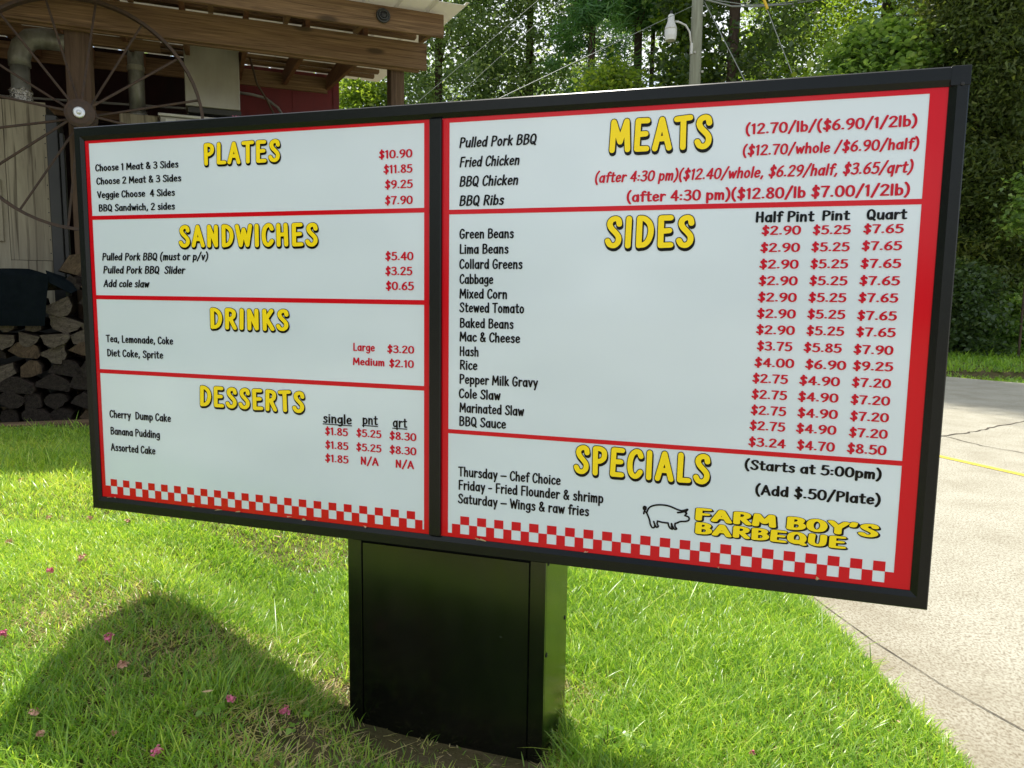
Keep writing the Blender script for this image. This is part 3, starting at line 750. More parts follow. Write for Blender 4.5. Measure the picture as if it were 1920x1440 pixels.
# wheel
wh = shed_thing('iron_wheel', 0.155, -0.30, 2.915, 'large rusty spoked iron wheel hung on the shed post above the menu board', 'wheel')
RW = 0.985
mb = MB(); n = 64; vs = []
for i in range(n):
    a = 2 * PI * i / n
    for rr, yy in ((RW, -0.035), (RW, 0.035), (RW - 0.026, 0.035), (RW - 0.026, -0.035)): vs.append((rr * math.cos(a), yy, rr * math.sin(a)))
mb.add(vs, [(4 * i + j, 4 * i + (j + 1) % 4, 4 * ((i + 1) % n) + (j + 1) % 4, 4 * ((i + 1) % n) + j) for i in range(n) for j in range(4)])
mb.build('rim', M['rust'], wh)
hub = MB().lathe((0, 0, 0), [(0.075, 0.28), (0.085, 0.10), (0.115, 0.09), (0.118, 0.05), (0.085, 0.04), (0.085, -0.06), (0.118, -0.07), (0.118, -0.11), (0.09, -0.125), (0.05, -0.13)], 24, axis='y').build('hub', M['rust'], wh, smooth=False)
MB().lathe((0, -0.131, 0), [(0.046, 0), (0.046, -0.012), (0.038, -0.016), (0.02, -0.016), (0.018, -0.03), (0.008, -0.034)], 16, axis='y').build('axle_cap', mat('bright_bolt', (0.6, 0.62, 0.62), rough=0.3, metal=0.7), hub)
for i in range(16):
    a = 2 * PI * (i + 0.02) / 16 + 0.23; yy = -0.088 if i % 2 else 0.066
    MB().tube([(0.10 * math.cos(a), yy, 0.10 * math.sin(a)), ((RW - 0.01) * math.cos(a), 0, (RW - 0.01) * math.sin(a))], 0.0105, 6).build('spoke', M['rust'], wh)
# plywood faced cabinet, its flue, foil collar
cb = shed_thing('smoker_cabinet', -0.75, 0.62, 0.25, 'tall cabinet faced with weathered plywood behind the iron wheel', 'cabinet')
mb = MB(); mb.box((-0.6, 0.03, 0.0), (0.46, 0.9, 2.93)); mb.build('body', M['dark'], cb)
mb = MB(); mb.box((0.115, 0.0, 1.45), (0.465, 0.028, 2.94)); fp = mb.build('plywood_panel', M['ply'], cb)
for z in np.arange(1.52, 2.92, 0.13): MB().lathe((0.448, -0.001, z), [(0.006, 0), (0.005, -0.002)], 8, axis='y').build('screw', M['screw'], fp)
mb = MB(); mb.box((-0.6, 0.0, 1.0), (0.11, 0.028, 2.94)); mb.build('plywood_panel', M['ply'], cb)
mb = MB(); mb.box((-0.6, -0.03, 1.62), (0.07, -0.002, 2.2)); dr = mb.build('door', M['ply'], cb, bevel=0.004)
for k in range(11): MB().box((-0.005, -0.034, 1.76 + k * 0.022), (0.032, -0.031, 1.772 + k * 0.022)).build('vent_slot', M['screw'], dr)
mb = MB(); mb.box((0.112, -0.006, 1.0), (0.46, 0.026, 1.445)); mb.build('lower_panel', M['ply'], cb)
fl = shed_thing('flue_pipe', -0.53, 0.9, 3.2, 'grey galvanised elbow flue with crumpled foil collar on the plywood cabinet', 'flue pipe')
MB().tube([(0, 0, 0), (0, 0, 0.1), (0, 0, 0.38)], [0.084, 0.084, 0.084], 16).build('pipe', M['galv'], fl, smooth=True)
MB().tube([(0, 0, 0.37), (0, 0, 0.46), (0.03, 0, 0.56), (0.10, 0, 0.635), (0.2, 0.02, 0.66), (0.5, 0.1, 0.68)], 0.098, 16).build('elbow', M['galv'], fl, smooth=True)
mb = MB(); n = 20
prof = [(0.088, -0.02), (0.10, 0.01), (0.092, 0.03), (0.10, 0.07), (0.094, 0.1), (0.105, 0.13), (0.088, 0.15)]
mb.lathe((0, 0, 0), prof, n); mb.v = [(x + random.uniform(-1, 1) * 0.007, y + random.uniform(-1, 1) * 0.007, z + random.uniform(-1, 1) * 0.008) for x, y, z in mb.v]
mb.build('foil_collar', M['foil'], fl)
f2 = shed_thing('flue_pipe', 0.425, 1.6, 3.40, 'straight speckled grey flue pipe standing to the right of the wheel hub', 'flue pipe')
MB().tube([(0, 0, 0), (0, 0, 0.30), (0, 0, 0.78)], 0.082, 16).build('pipe', M['galv'], f2, smooth=True)
MB().lathe((0, 0, 0.45), [(0.083, -0.03), (0.09, -0.02), (0.09, 0.02), (0.083, 0.03)], 16).build('pipe_clamp', M['steel'], f2)
b2 = shed_thing('stove_box', 0.45, 1.62, 0.25, 'rusty pale metal stove box under the straight flue pipe', 'stove')
mb = MB(); mb.box((-0.19, -0.2, 0.0), (0.19, 0.3, 3.08)); mb.build('body', M['ply'], b2, bevel=0.01)
mb = MB(); mb.lathe((-0.025, 0.0, 3.081), [(0.11, 0), (0.11, 0.03), (0.09, 0.06)], 16); mb.build('flue_collar', M['galv'], b2)
ap = shed_thing('steel_cooker', 1.12, 1.35, 0.25, 'stainless steel cooker with a pale top just above the menu board edge', 'cooker')
mb = MB(); mb.box((-0.46, 0.0, 0.0), (0.46, 0.7, 3.07)); mb.build('body', M['steel'], ap, bevel=0.01)
mb = MB(); mb.box((-0.475, -0.02, 3.071), (0.475, 0.72, 3.10)); mb.build('lid', M['white_metal'], ap, bevel=0.006)
mb = MB(); mb.box((-0.40, -0.006, 2.98), (-0.30, -0.001, 3.045)); mb.build('rating_plate', M['white_metal'], ap)
hd = shed_thing('extractor_duct', 1.21, 1.3, 3.415, 'plain stainless steel duct box hanging below the shed beam', 'duct')
mb = MB(); mb.box((-0.285, 0.0, 0.03), (0.28, 0.45, 0.80)); mb.build('duct_box', M['steel'], hd, bevel=0.006)
mb = MB(); mb.box((-0.26, 0.02, -0.035), (0.29, 0.47, 0.028)); mb.build('duct_collar', M['dark'], hd, bevel=0.004)
mb = MB(); mb.box((-0.26, 0.3, 0.801), (0.26, 0.44, 1.02)); mb.build('hanger', M['dark'], hd)
# dark door post and grey green panel between cabinet and sign
dp = shed_thing('steel_column', -0.14, 0.25, 0.25, 'narrow black steel column beside the plywood cabinet', 'column')
mb = MB(); mb.box((-0.075, -0.05, 0), (0.02, 0.07, 2.75)); mb.build('shaft', M['dark'], dp, bevel=0.006)
mb = MB(); mb.box((0.024, -0.03, 1.2), (0.06, 0.05, 2.6)); mb.build('side_channel', M['dark'], dp, bevel=0.004)
gp = shed_thing('water_tank', 0.22, 0.66, 0.25, 'grey green metal tank panel between the black column and the menu board', 'tank')
mb = MB(); mb.box((-0.30, 0.0, 0), (0.34, 0.5, 2.35)); mb.build('casing', M['green_panel'], gp, bevel=0.02)
mb = MB(); mb.box((-0.16, -0.012, 2.36), (0.30, 0.3, 2.66)); mb.build('casing_top', M['ply'], gp, bevel=0.01)
MB().tube([(-0.30, -0.35, 1.30), (-0.29, -0.36, 1.36), (-0.27, -0.36, 1.42), (-0.20, -0.36, 1.435), (-0.02, -0.2, 1.44), (0.0, 0.0, 1.44)], 0.016, 8).build('outlet_pipe', M['galv'], gp, smooth=True)
MB().lathe((-0.13, -0.3, 1.437), [(0.024, -0.02), (0.028, 0), (0.024, 0.02)], 10, axis='x').build('pipe_union', M['galv'], gp)
# lamp socket on fascia
so = shed_thing('light_fitting', 2.695, -0.732, 3.955, 'round black ringed light fitting mounted on the shed fascia board', 'light fitting')
MB().lathe((0, 0, 0), [(0.062, 0), (0.066, -0.015), (0.06, -0.03), (0.052, -0.03), (0.05, -0.02), (0.042, -0.02), (0.042, -0.045), (0.034, -0.045), (0.03, -0.03)], 24, axis='y').build('ring', M['dark'], so, smooth=False)
MB().lathe((0, -0.028, 0), [(0.029, 0), (0.024, -0.012), (0.008, -0.018)], 16, axis='y').build('lens', M['screw'], so)
# cables
o = MB().tube([sw(1.62, 2.3, 4.40), sw(1.66, 2.25, 4.22), sw(1.72, 2.28, 4.0), sw(1.84, 2.4, 3.85), sw(1.97, 2.5, 3.62), sw(2.05, 2.5, 3.3)], 0.014, 7).build('hanging_cable', M['cable'], smooth=True)
tag(o, 'brown cable hanging in a curve from the shed roof before the red wall', 'cable')
o = MB().tube([sw(1.45, 2.86, 4.02), sw(1.68, 2.86, 4.01), sw(1.85, 2.85, 3.98), sw(2.0, 2.8, 3.86), sw(2.12, 2.75, 3.66), sw(2.2, 2.7, 3.4)], 0.019, 8).build('conduit', M['conduit'], smooth=True)
tag(o, 'grey conduit bending down along the dark red shed wall', 'conduit')
o = MB().tube([sw(-3.0, 2.6, 3.62), sw(-1.0, 2.6, 3.64), sw(1.0, 2.6, 3.70)], 0.014, 8).build('conduit', M['conduit']); tag(o, 'thin pale pipe running level in the dark behind the iron wheel', 'pipe')

# firewood
sl = MB(); sl.box((-2.6, -0.73, G0 - 0.12), (2.2, -0.59, G0 + 0.035))
o = sl.build('sill_timber', M['sill'], bevel=0.01); o.location = SHED; o.rotation_euler = (0, 0, BA); tag(o, 'low weathered timber sill along the foot of the firewood stack', 'timber')
def log(kind, w, h, r_):
    k = 11
    if kind == 0: poly = [(w * 0.5 * math.cos(a), h * (0.5 - math.sin(a))) for a in np.linspace(0, PI, k)]                  # half round, flat side up
    elif kind == 1: poly = [(-w * .5, h * .1), (-w * .1, 0), (w * .35, h * .05), (w * .5, h * .4), (w * .3, h * .8), (0, h), (-w * .3, h * .75)]   # wedge
    elif kind == 2: poly = [(w * .5 * math.cos(a), h * .5 + h * .5 * math.sin(a)) for a in np.linspace(0, 2 * PI, 13)[:-1]]     # round
    else: poly = [(w * 0.5 * math.cos(a), h * (math.sin(a))) for a in np.linspace(0, PI, k)]                                # half round, flat down
    poly = [(x + r_.uniform(-1, 1) * 0.013, z + r_.uniform(-1, 1) * 0.013) for x, z in poly]
    mb = MB(); L = r_.uniform(0.38, 0.46); mb.prism(poly, 0, L, 0, 1)
    return mb
LOGT = [('half round firewood log with a pale grey split end in the shed stack', 0, 'log_end'), ('wedge split firewood log with a brown end in the shed stack', 1, 'log_end_tan'),
        ('dark bark covered firewood log low in the shed stack', 2, 'log_end_dark'), ('dark half round firewood log arched over its neighbours in the shed stack', 3, 'log_end_dark')]
r_ = random.Random(11); z = G0 + 0.0
row = 0
while z < G0 + 1.24:
    t = -1.55 + r_.uniform(0, 0.1); hh = r_.uniform(0.125, 0.165)
    while t < (0.75 if row < 8 else 0.62):
        w = r_.uniform(0.13, 0.27); low = row < 3
        ty = r_.choice([2, 3, 2, 3, 1]) if low else r_.choice([0, 0, 1, 1, 3])
        lab, kd, em = LOGT[ty]; h = hh * r_.uniform(0.88, 1.0) * (1.0 if kd != 2 else 1.05)
        mb = log(kd, w, h, r_); o = mb.build('firewood_log', [M['log_bark'], M[em]], bevel=0.0)
        o.location = sw(t + w / 2, -0.57 + r_.uniform(-0.03, 0.05), z + r_.uniform(-0.02, 0.02)); o.rotation_euler = (0, r_.uniform(-0.45, 0.45), BA + r_.uniform(-0.05, 0.05))
        tag(o, lab, 'firewood log', 'firewood stacked under the shed roof'); t += w + r_.uniform(0.002, 0.02)
    z += hh; row += 1
# leaning pale split piece on top
mb = MB(); mb.prism([(-0.08, 0), (0.06, 0.01), (0.09, 0.10), (0.02, 0.19), (-0.05, 0.15)], 0, 0.42, 0, 1)
o = mb.build('firewood_log', [M['log_bark'], M['log_end_tan']]); o.location = sw(0.04, -0.55, z + 0.005); o.rotation_euler = (0, 0.35, BA + 0.2); tag(o, 'pale split log tilted on top of the firewood next to the tarpaulin', 'firewood log', 'firewood stacked under the shed roof')
# tarpaulin
zt = z + 0.03; nu, nv = 26, 16; vs = []
for j in range(nv):
    s = j / (nv - 1)
    for i in range(nu):
        u = i / (nu - 1); t = -1.7 + 1.58 * u + 0.05 * (s > 0.4) * (1 - s) 
        fold = 0.010 * math.sin(u * 17 + s * 3) + 0.007 * math.sin(u * 41)
        if s < 0.42: b = -0.62 + (0.42 - s) * 1.3; zz = zt + 0.012 * math.sin(u * 9) - (0.42 - s) * 0.10 - 0.5 * max(0, u - 0.93)
        else: b = -0.645 - 0.03 * math.sin((s - 0.42) * 3) + fold; zz = zt - (s - 0.42) * 0.78 - 0.01 * u
        vs.append((t - (0.04 * (s - 0.42) if s > 0.42 else 0), b, zz))
mb = MB(); mb.add(vs, [(j * nu + i, j * nu + i + 1, (j + 1) * nu + i + 1, (j + 1) * nu + i) for j in range(nv - 1) for i in range(nu - 1)])
# ragged corner flap
q = len(mb.v)
mb.add([(-0.125, -0.60, zt), (0.02, -0.50, zt - 0.06), (0.10, -0.60, zt - 0.16), (0.06, -0.66, zt - 0.19), (-0.10, -0.65, zt - 0.10)], [(0, 1, 2), (0, 2, 3), (0, 3, 4)])
o = mb.build('tarpaulin', M['tarp']); o.location = SHED; o.rotation_euler = (0, 0, BA)
md = o.modifiers.new('thick', 'SOLIDIFY'); md.thickness = 0.004
tag(o, 'dark blue black tarpaulin draped over the firewood stack', 'tarpaulin')

# ------------------------------------------------------------------ trees and shrubs
DIAMOND = np.array([(0, -0.5), (0.30, -0.05), (0, 0.5), (-0.30, -0.05)])
ROUND = np.array([(0, -0.5), (0.42, -0.22), (0.42, 0.2), (0, 0.5), (-0.42, 0.2), (-0.42, -0.22)])
NEEDLE = np.array([(-0.06, -0.5), (0.06, -0.5), (0.03, 0.5), (-0.03, 0.5)])
FEATHER = np.array([(-0.16, -0.5), (0.20, -0.35), (0.06, 0.5), (-0.12, 0.35)])
def leaf_cloud(centres, size, shape, up_bias=0.5, droop=0.0, dirs=None):
    N = len(centres); k = len(shape)
    nrm = rng.normal(size=(N, 3)); nrm[:, 2] = np.abs(nrm[:, 2]) + up_bias; nrm /= np.linalg.norm(nrm, axis=1)[:, None]
    t = rng.normal(size=(N, 3)) if dirs is None else dirs + rng.normal(size=(N, 3)) * 0.25
    t[:, 2] -= droop
    t -= nrm * (t * nrm).sum(1)[:, None]; t /= np.linalg.norm(t, axis=1)[:, None] + 1e-9
    s = np.cross(nrm, t); sz = size * rng.uniform(0.6, 1.35, N)
    V = centres[:, None, :] + (s[:, None, :] * shape[None, :, 0, None] + t[:, None, :] * shape[None, :, 1, None]) * sz[:, None, None]
    V += nrm[:, None, :] * (np.abs(shape[None, :, 0, None]) * 0.5 * sz[:, None, None])
    return V.reshape(-1, 3), np.arange(N * k).reshape(N, k)
def crown_points(cx, cy, z0, z1, r, nclump, nleaf, spread, prof=None, squash=1.0):
    """clumps spread through an uneven crown; returns leaf centres and a clump tint"""
    h = z1 - z0; cs = []
    lob = rng.uniform(-1, 1, (7, 3)); 
    while len(cs) < nclump:
        a = rng.uniform(0, 2 * PI); f = rng.uniform(0, 1); rad = math.sqrt(rng.uniform(0.08, 1))
        pr = prof(f) if prof else math.sin(PI * min(1, 0.12 + f * 0.82)) ** 0.6
        wob = 0.78 + 0.22 * math.sin(3 * a + lob[0, 0] * 5 + f * 6) + 0.14 * math.sin(5 * a + f * 11 + lob[1, 1] * 4)
        cs.append((cx + rad * r * pr * wob * math.cos(a), cy + rad * r * pr * wob * math.sin(a) * squash, z0 + f * h))
    cs = np.array(cs); ct = rng.uniform(0, 1, len(cs)); sp = spread * rng.uniform(0.6, 1.4, len(cs))
    idx = np.repeat(np.arange(len(cs)), nleaf)
    off = rng.normal(size=(len(idx), 3)) * np.array([1, 1, 0.62])
    P = cs[idx] + off * sp[idx][:, None] * 0.6
    return cs, P, np.clip(0.55 * ct[idx] + 0.45 * rng.uniform(0, 1, len(idx)), 0, 1)
def trunk_mesh(mb, x, y, z0, z1, r, targets, lean=0.0):
    n = 9; pts = []; ph = random.uniform(0, 6)
    for i in range(n):
        f = i / (n - 1); pts.append((x + lean * f + 0.06 * r * 4 * math.sin(ph + 5 * f), y + 0.06 * r * 4 * math.cos(ph + 4 * f), z0 + (z1 - z0) * f))
    mb.tube(pts, [r * (1 - 0.75 * i / (n - 1)) * (1.25 if i == 0 else 1) for i in range(n)], 10)
    for tg in targets:
        f = max(0.15, min(0.9, (tg[2] - z0 - 0.8) / max(z1 - z0, 0.1))); k = f * (n - 1); i = int(k); p = Vector(pts[i]).lerp(Vector(pts[min(i + 1, n - 1)]), k - i); tg = Vector(tg)
        mid = p.lerp(tg, 0.5) + Vector((0, 0, 0.12 * (tg - p).length))
        mb.tube([p, mid, tg], [r * 0.32 * (1 - f * 0.5), r * 0.2 * (1 - f * 0.5), r * 0.06], 6, cap=False)
def tree(name, label, x, y, z0, z1, r, lm, leaf, size, nclump, nleaf, spread, tr=0.14, bark='bark', prof=None, up=0.5, droop=0.0, cat='tree', group=None, squash=1.0, trunk_top=None, limbs=14, lean=0.0, needle=False):
    g = hz(x, y); root = empty(name, (x, y, g), 0, label, cat, group)
    cs, P, tint = crown_points(0, 0, z0 - g, z1 - g, r, nclump, nleaf, spread, prof, squash)
    dirs = None
    if needle: dirs = (P - np.repeat(cs, nleaf, axis=0)); dirs = dirs / (np.linalg.norm(dirs, axis=1)[:, None] + 1e-6)
    V, F = leaf_cloud(P, size, leaf, up, droop, dirs)
    mesh_np('crown', V, [F], lm, root, tint)
    mb = MB(); pick = cs[rng.permutation(len(cs))[:limbs]]
    trunk_mesh(mb, 0, 0, -0.2, (trunk_top or z1 - 0.5) - g, tr, pick, lean); mb.build('trunk', M[bark], root, smooth=True)
    return root
cone = lambda f: max(0.06, (1 - f) ** 0.75) * (0.75 + 0.25 * math.sin(f * 40))
pinep = lambda f: 0.35 + 0.65 * math.sin(PI * min(1, f * 0.9 + 0.1)) * (0.7 + 0.3 * math.sin(f * 30))
G = 'trees behind the driveway'
tree('leafy_tree', 'small bright yellow-green tree seen between the red shed wall and the shed post', -5.0, 25, 3.5, 8.35, 1.8, L_YEL, DIAMOND, 0.156, 121, 101, 0.6, 0.10, group=G)
tree('leafy_tree', 'tall pale grey-green tree beside the end of the shed roof', -2.6, 25.5, 3, 17, 2.5, L_GREY, DIAMOND, 0.148, 363, 123, 0.62, 0.2, group=G)
tree('leafy_tree', 'tall dense grey-green tree behind the middle of the menu board', 0.5, 27, 2.5, 18, 2.7, L_GREY, DIAMOND, 0.140, 418, 130, 0.62, 0.22, group=G)
tree('pine_tree', 'drooping dark green pine left of the two bare pine trunks', 2.25, 23.5, 3.0, 24, 1.5, L_PINE, NEEDLE, 0.265, 231, 188, 0.42, 0.15, prof=lambda f: 0.75 + 0.25 * math.sin(f * 30), up=0.2, cat='pine', needle=True, group=G)
tree('pine_tree', 'pine with the thicker bare trunk left of the street light', 4.05, 26.0, 10.2, 20, 1.9, L_PINE, NEEDLE, 0.265, 209, 174, 0.45, 0.22, prof=pinep, up=0.2, cat='pine', needle=True, group=G)
tree('pine_tree', 'slim pine trunk just right of the thicker pine trunk', 4.66, 26.6, 10.6, 19, 1.5, L_PINE, NEEDLE, 0.265, 143, 174, 0.45, 0.13, prof=pinep, up=0.2, cat='pine', needle=True, group=G)
tree('leafy_tree', 'low bright green round tree below the pine trunks', 2.5, 20.5, 2.8, 7.4, 1.35, L_YEL, DIAMOND, 0.133, 132, 116, 0.5, 0.09, group=G)
tree('leafy_tree', 'slim yellow-green maple behind the street light', 5.05, 23, 4.5, 10.5, 1.0, L_YEL, ROUND, 0.133, 104, 69, 0.5, 0.10, group=G)
tree('leafy_tree', 'dark glossy broadleaf tree right of the utility pole', 6.1, 22, 2.0, 29, 2.7, L_DARK, DIAMOND, 0.179, 330, 116, 0.66, 0.2, group=G)
tree('leafy_tree', 'tall tree with a straight dark trunk above the vine thicket', 11.9, 25, 8.6, 25, 3.5, L_YEL, DIAMOND, 0.148, 264, 101, 0.75, 0.30, group=G)
tree('leafy_tree', 'pale yellow-green tree far behind the guy wires', 10.6, 30, 4.0, 15, 3.0, L_YEL, DIAMOND, 0.156, 286, 108, 0.8, 0.18, group=G)
tree('leafy_tree', 'shady green tree behind the cedar at the right edge', 15.0, 24, 3.0, 17, 3.6, L_DARK, DIAMOND, 0.156, 374, 116, 0.8, 0.25, group=G)
tree('leafy_tree', 'deep green tree closing the gap behind the vine thicket', 13.2, 22, 3.0, 21, 2.8, L_VINE, DIAMOND, 0.148, 286, 116, 0.7, 0.2, group=G)
mound = lambda f: (1 - f ** 2.2) ** 0.5
tree('vine_thicket', 'big mound of pale round-leaved vines rising above the right of the menu board', 9.0, 19.0, 0.4, 7.9, 2.9, L_VINE, ROUND, 0.156, 462, 87, 0.5, 0.10, prof=mound, up=0.9, cat='vines', squash=0.55)
tree('vine_thicket', 'lower clump of yellowish vines at the left foot of the vine mound', 7.05, 18.2, 0.4, 6.4, 1.15, L_YEL, ROUND, 0.133, 132, 79, 0.42, 0.07, prof=mound, up=0.9, cat='vines', squash=0.7)
tree('cedar_tree', 'dark feathery cedar beside the right end of the menu board', 11.0, 18.4, 0.7, 11.5, 1.75, L_CEDAR, FEATHER, 0.125, 473, 300, 0.5, 0.14, prof=lambda f: 0.55 + 0.45 * math.sin(PI * (0.15 + 0.7 * f)), up=0.3, droop=0.6, cat='cedar', limbs=26)
tree('cedar_tree', 'dark cedar at the right edge of the photo behind the bright sapling', 12.9, 19.2, 0.7, 12.5, 1.7, L_CEDAR, FEATHER, 0.125, 462, 300, 0.5, 0.17, 'bark_pale', prof=lambda f: 0.55 + 0.45 * math.sin(PI * (0.15 + 0.7 * f)), up=0.3, droop=0.6, cat='cedar', limbs=22)
tree('sapling', 'slender bright leafy sapling in front of the dark cedars', 11.0, 16.2, 2.9, 4.2, 0.42, L_VINE, DIAMOND, 0.133, 28, 37, 0.3, 0.03, up=0.6, limbs=10)
tree('bush', 'dense low green bush at the foot of the cedar by the menu board', 10.1, 17.0, 0.3, 2.2, 1.0, L_DARK, DIAMOND, 0.117, 121, 101, 0.3, 0.04, prof=mound, cat='bush')
tree('bush', 'broad low green bush at the right edge beyond the grass strip', 11.9, 17.3, 0.3, 1.7, 1.2, L_VINE, DIAMOND, 0.109, 121, 101, 0.3, 0.04, prof=mound, cat='bush')
# far woods closing the view
cs = np.stack([rng.uniform(-22, 36, 900), rng.uniform(33, 40, 900), rng.uniform(0.6, 1, 900) ** 0.7 * 15.5 * rng.uniform(0.05, 1, 900)], 1)
idx = np.repeat(np.arange(900), 70); P = cs[idx] + rng.normal(size=(len(idx), 3)) * np.array([0.8, 0.8, 0.6])
V, F = leaf_cloud(P, 0.27, DIAMOND)
woods = mesh_np('distant_woods', V, [F], L_GREY, None, np.clip(rng.uniform(0, 0.6, 900)[idx] + rng.uniform(0, 0.4, len(idx)), 0, 1)); tag(woods, kind='stuff')

# unseen woods added behind and left of the viewer to darken the sign's reflections
cs = np.stack([rng.uniform(-26, -13, 420), rng.uniform(-16, 3, 420), 1 + 11 * rng.uniform(0, 1, 420)], 1)
idx = np.repeat(np.arange(420), 60); P = cs[idx] + rng.normal(size=(len(idx), 3)) * 0.8
V, F = leaf_cloud(P, 0.34, DIAMOND)
reflection_woods = mesh_np('distant_woods', V, [F], L_DARK, None, rng.uniform(0, 1, len(idx))); tag(reflection_woods, kind='stuff')

# ------------------------------------------------------------------ pole, lamp, wires
PX, PY = 4.39, 19.0
pole = empty('utility_pole', (PX, PY, hz(PX, PY)), 0, 'tall weathered grey wooden utility pole behind the top edge of the menu board', 'utility pole')
MB().tube([(0, 0, -0.3), (0, 0, 3), (-0.02, 0, 7), (-0.04, 0, 11.9)], [0.165, 0.155, 0.14, 0.12], 16).build('shaft', M['pole'], pole, smooth=True)
for z, s in ((8.2, 1), (7.35, -1), (6.9, 1)):
    MB().box((0.10 * s, -0.15, z - hz(PX, PY)), (0.10 * s + 0.05, -0.11, z + 0.05 - hz(PX, PY))).build('bolt', M['steel'], pole)
lp = empty('street_light', (PX - 0.14, PY - 0.05, 7.85), 0, 'white bell shaped street light on a curved arm fixed to the pole', 'street light')
MB().tube([(0.0, 0, -0.35), (-0.06, 0, 0.02), (-0.16, 0, 0.17), (-0.30, 0, 0.235), (-0.42, 0, 0.26)], 0.024, 8).build('arm', M['white_metal'], lp, smooth=True)
MB().box((-0.03, -0.05, -0.5), (0.02, 0.05, -0.25)).build('bracket', M['white_metal'], lp)
MB().lathe((-0.52, 0, 0), [(0.045, 0.42), (0.075, 0.40), (0.085, 0.25), (0.145, 0.10), (0.15, 0.06)], 20).build('housing', M['white_metal'], lp, smooth=True)
MB().lathe((-0.52, 0, 0), [(0.025, 0.50), (0.035, 0.49), (0.035, 0.421)], 10).build('photocell', M['dark'], lp)
MB().lathe((-0.52, 0, 0), [(0.148, 0.058), (0.145, -0.08), (0.125, -0.18), (0.118, -0.19)], 24).build('refractor', M['lens'], lp)
def wire(name, pts, r, label, m='wire', cat='wire', sag=0.0):
    P = []
    for i in range(len(pts) - 1):
        a, b = Vector(pts[i]), Vector(pts[i + 1])
        for k in range(10): f = k / 10; P.append(a.lerp(b, f) - Vector((0, 0, sag * 4 * f * (1 - f))))
    P.append(Vector(pts[-1])); o = MB().tube(P, r, 6).build(name, M[m], smooth=True); return tag(o, label, cat)
top = Vector((PX - 0.12, PY, 8.5))
e = Vector((-0.294, 14.000, 4.991)); wire('service_wire', [top, top + (e - top) * 1.5], 0.0065, 'pale wire sloping left from the pole beside the street light')
p1 = Vector((PX - 0.05, PY, 11.75))
for e, lab, dz in ((Vector((-1.527, 15.000, 5.470)), 'thin overhead wire nearest the shed roof', 0.25), (Vector((-1.010, 15.000, 5.398)), 'thin overhead wire sloping through the grey-green trees', 0.0)):
    s0 = p1 + Vector((0, 0, dz - 0.25)); wire('overhead_wire', [s0, s0 + (e - s0) * 1.35], 0.0032, lab)
gtop = Vector((PX + 0.13, PY, 8.6)); g1 = Vector((5.428, 18.400, 6.588)); k = (gtop.z - 0.3) / (gtop.z - g1.z); wire('guy_wire', [gtop, gtop + (g1 - gtop) * k], 0.012, 'guy wire closest to the pole on its right side', cat='guy wire')
gtop2 = Vector((PX + 0.1, PY, 11.8)); g2 = Vector((6.488, 18.200, 6.655)); k2 = (gtop2.z - 0.3) / (gtop2.z - g2.z); gw = wire('guy_wire', [gtop2, gtop2 + (g2 - gtop2) * k2], 0.012, 'guy wire farther right carrying a yellow guard', cat='guy wire')
d = g2 - gtop2; f0, f1 = 0.645, 0.695
MB().tube([gtop2 + d * f0 + Vector((0, -0.03, 0)), gtop2 + d * f1 + Vector((0, -0.03, 0))], 0.035, 8).build('guard_sleeve', M['guard'], gw)
c0 = Vector((PX + 0.14, PY - 0.05, 8.62)); wire('cable_bundle', [c0, Vector((5.250, 19.200, 8.566)), Vector((5.995, 19.500, 8.687)), Vector((6.934, 20.000, 8.936)), Vector((8.200, 21.000, 9.461)), Vector((13.997, 25.000, 12.144))], 0.022, 'thick twisted overhead cable leaving the pole to the right', cat='cable')
wire('cable_bundle', [c0 + Vector((0, 0, 0.05)), Vector((4.932, 19.100, 8.649)), Vector((5.672, 19.400, 8.684)), Vector((6.461, 19.800, 8.855)), Vector((8.408, 21.000, 9.545)), Vector((13.984, 25.000, 12.303))], 0.012, 'thin cable lying along the thick overhead cable', cat='cable')

# ------------------------------------------------------------------ grass
def fbm(x, y, s, seed):
    out = np.zeros_like(x); r = np.random.default_rng(seed)
    for o in range(5):
        a = r.uniform(0, 2 * PI, 3); f = s * 1.8 ** o; ph = r.uniform(0, 6, 3)
        out += sum(np.sin(f * (x * math.cos(a[k]) + y * math.sin(a[k])) + ph[k]) for k in range(3)) / 3 / 1.5 ** o
    return out
BARE = [(-1.088, 2.329, 0.28, 0.7), (-0.986, 2.515, 0.22, 0.6), (-0.589, 1.979, 0.22, 0.95), (-0.672, 1.959, 0.16, 0.8), (-0.582, 2.47, 0.16, 0.9), (-0.736, 2.587, 0.2, 0.5), (-0.385, 2.191, 0.15, 0.97), (-0.163, 2.125, 0.15, 0.95), (-0.0, 2.09, 0.14, 0.95), (-1.502, 2.568, 0.38, 0.6), (-1.576, 2.354, 0.25, 0.4), (0.242, 2.507, 0.15, 0.5)]
def bare(x, y):
    d = np.zeros_like(x)
    for bx, by, br, s in BARE: d = np.maximum(d, s * np.exp(-((x - bx) ** 2 + (y - by) ** 2) / (br * br)))
    return d
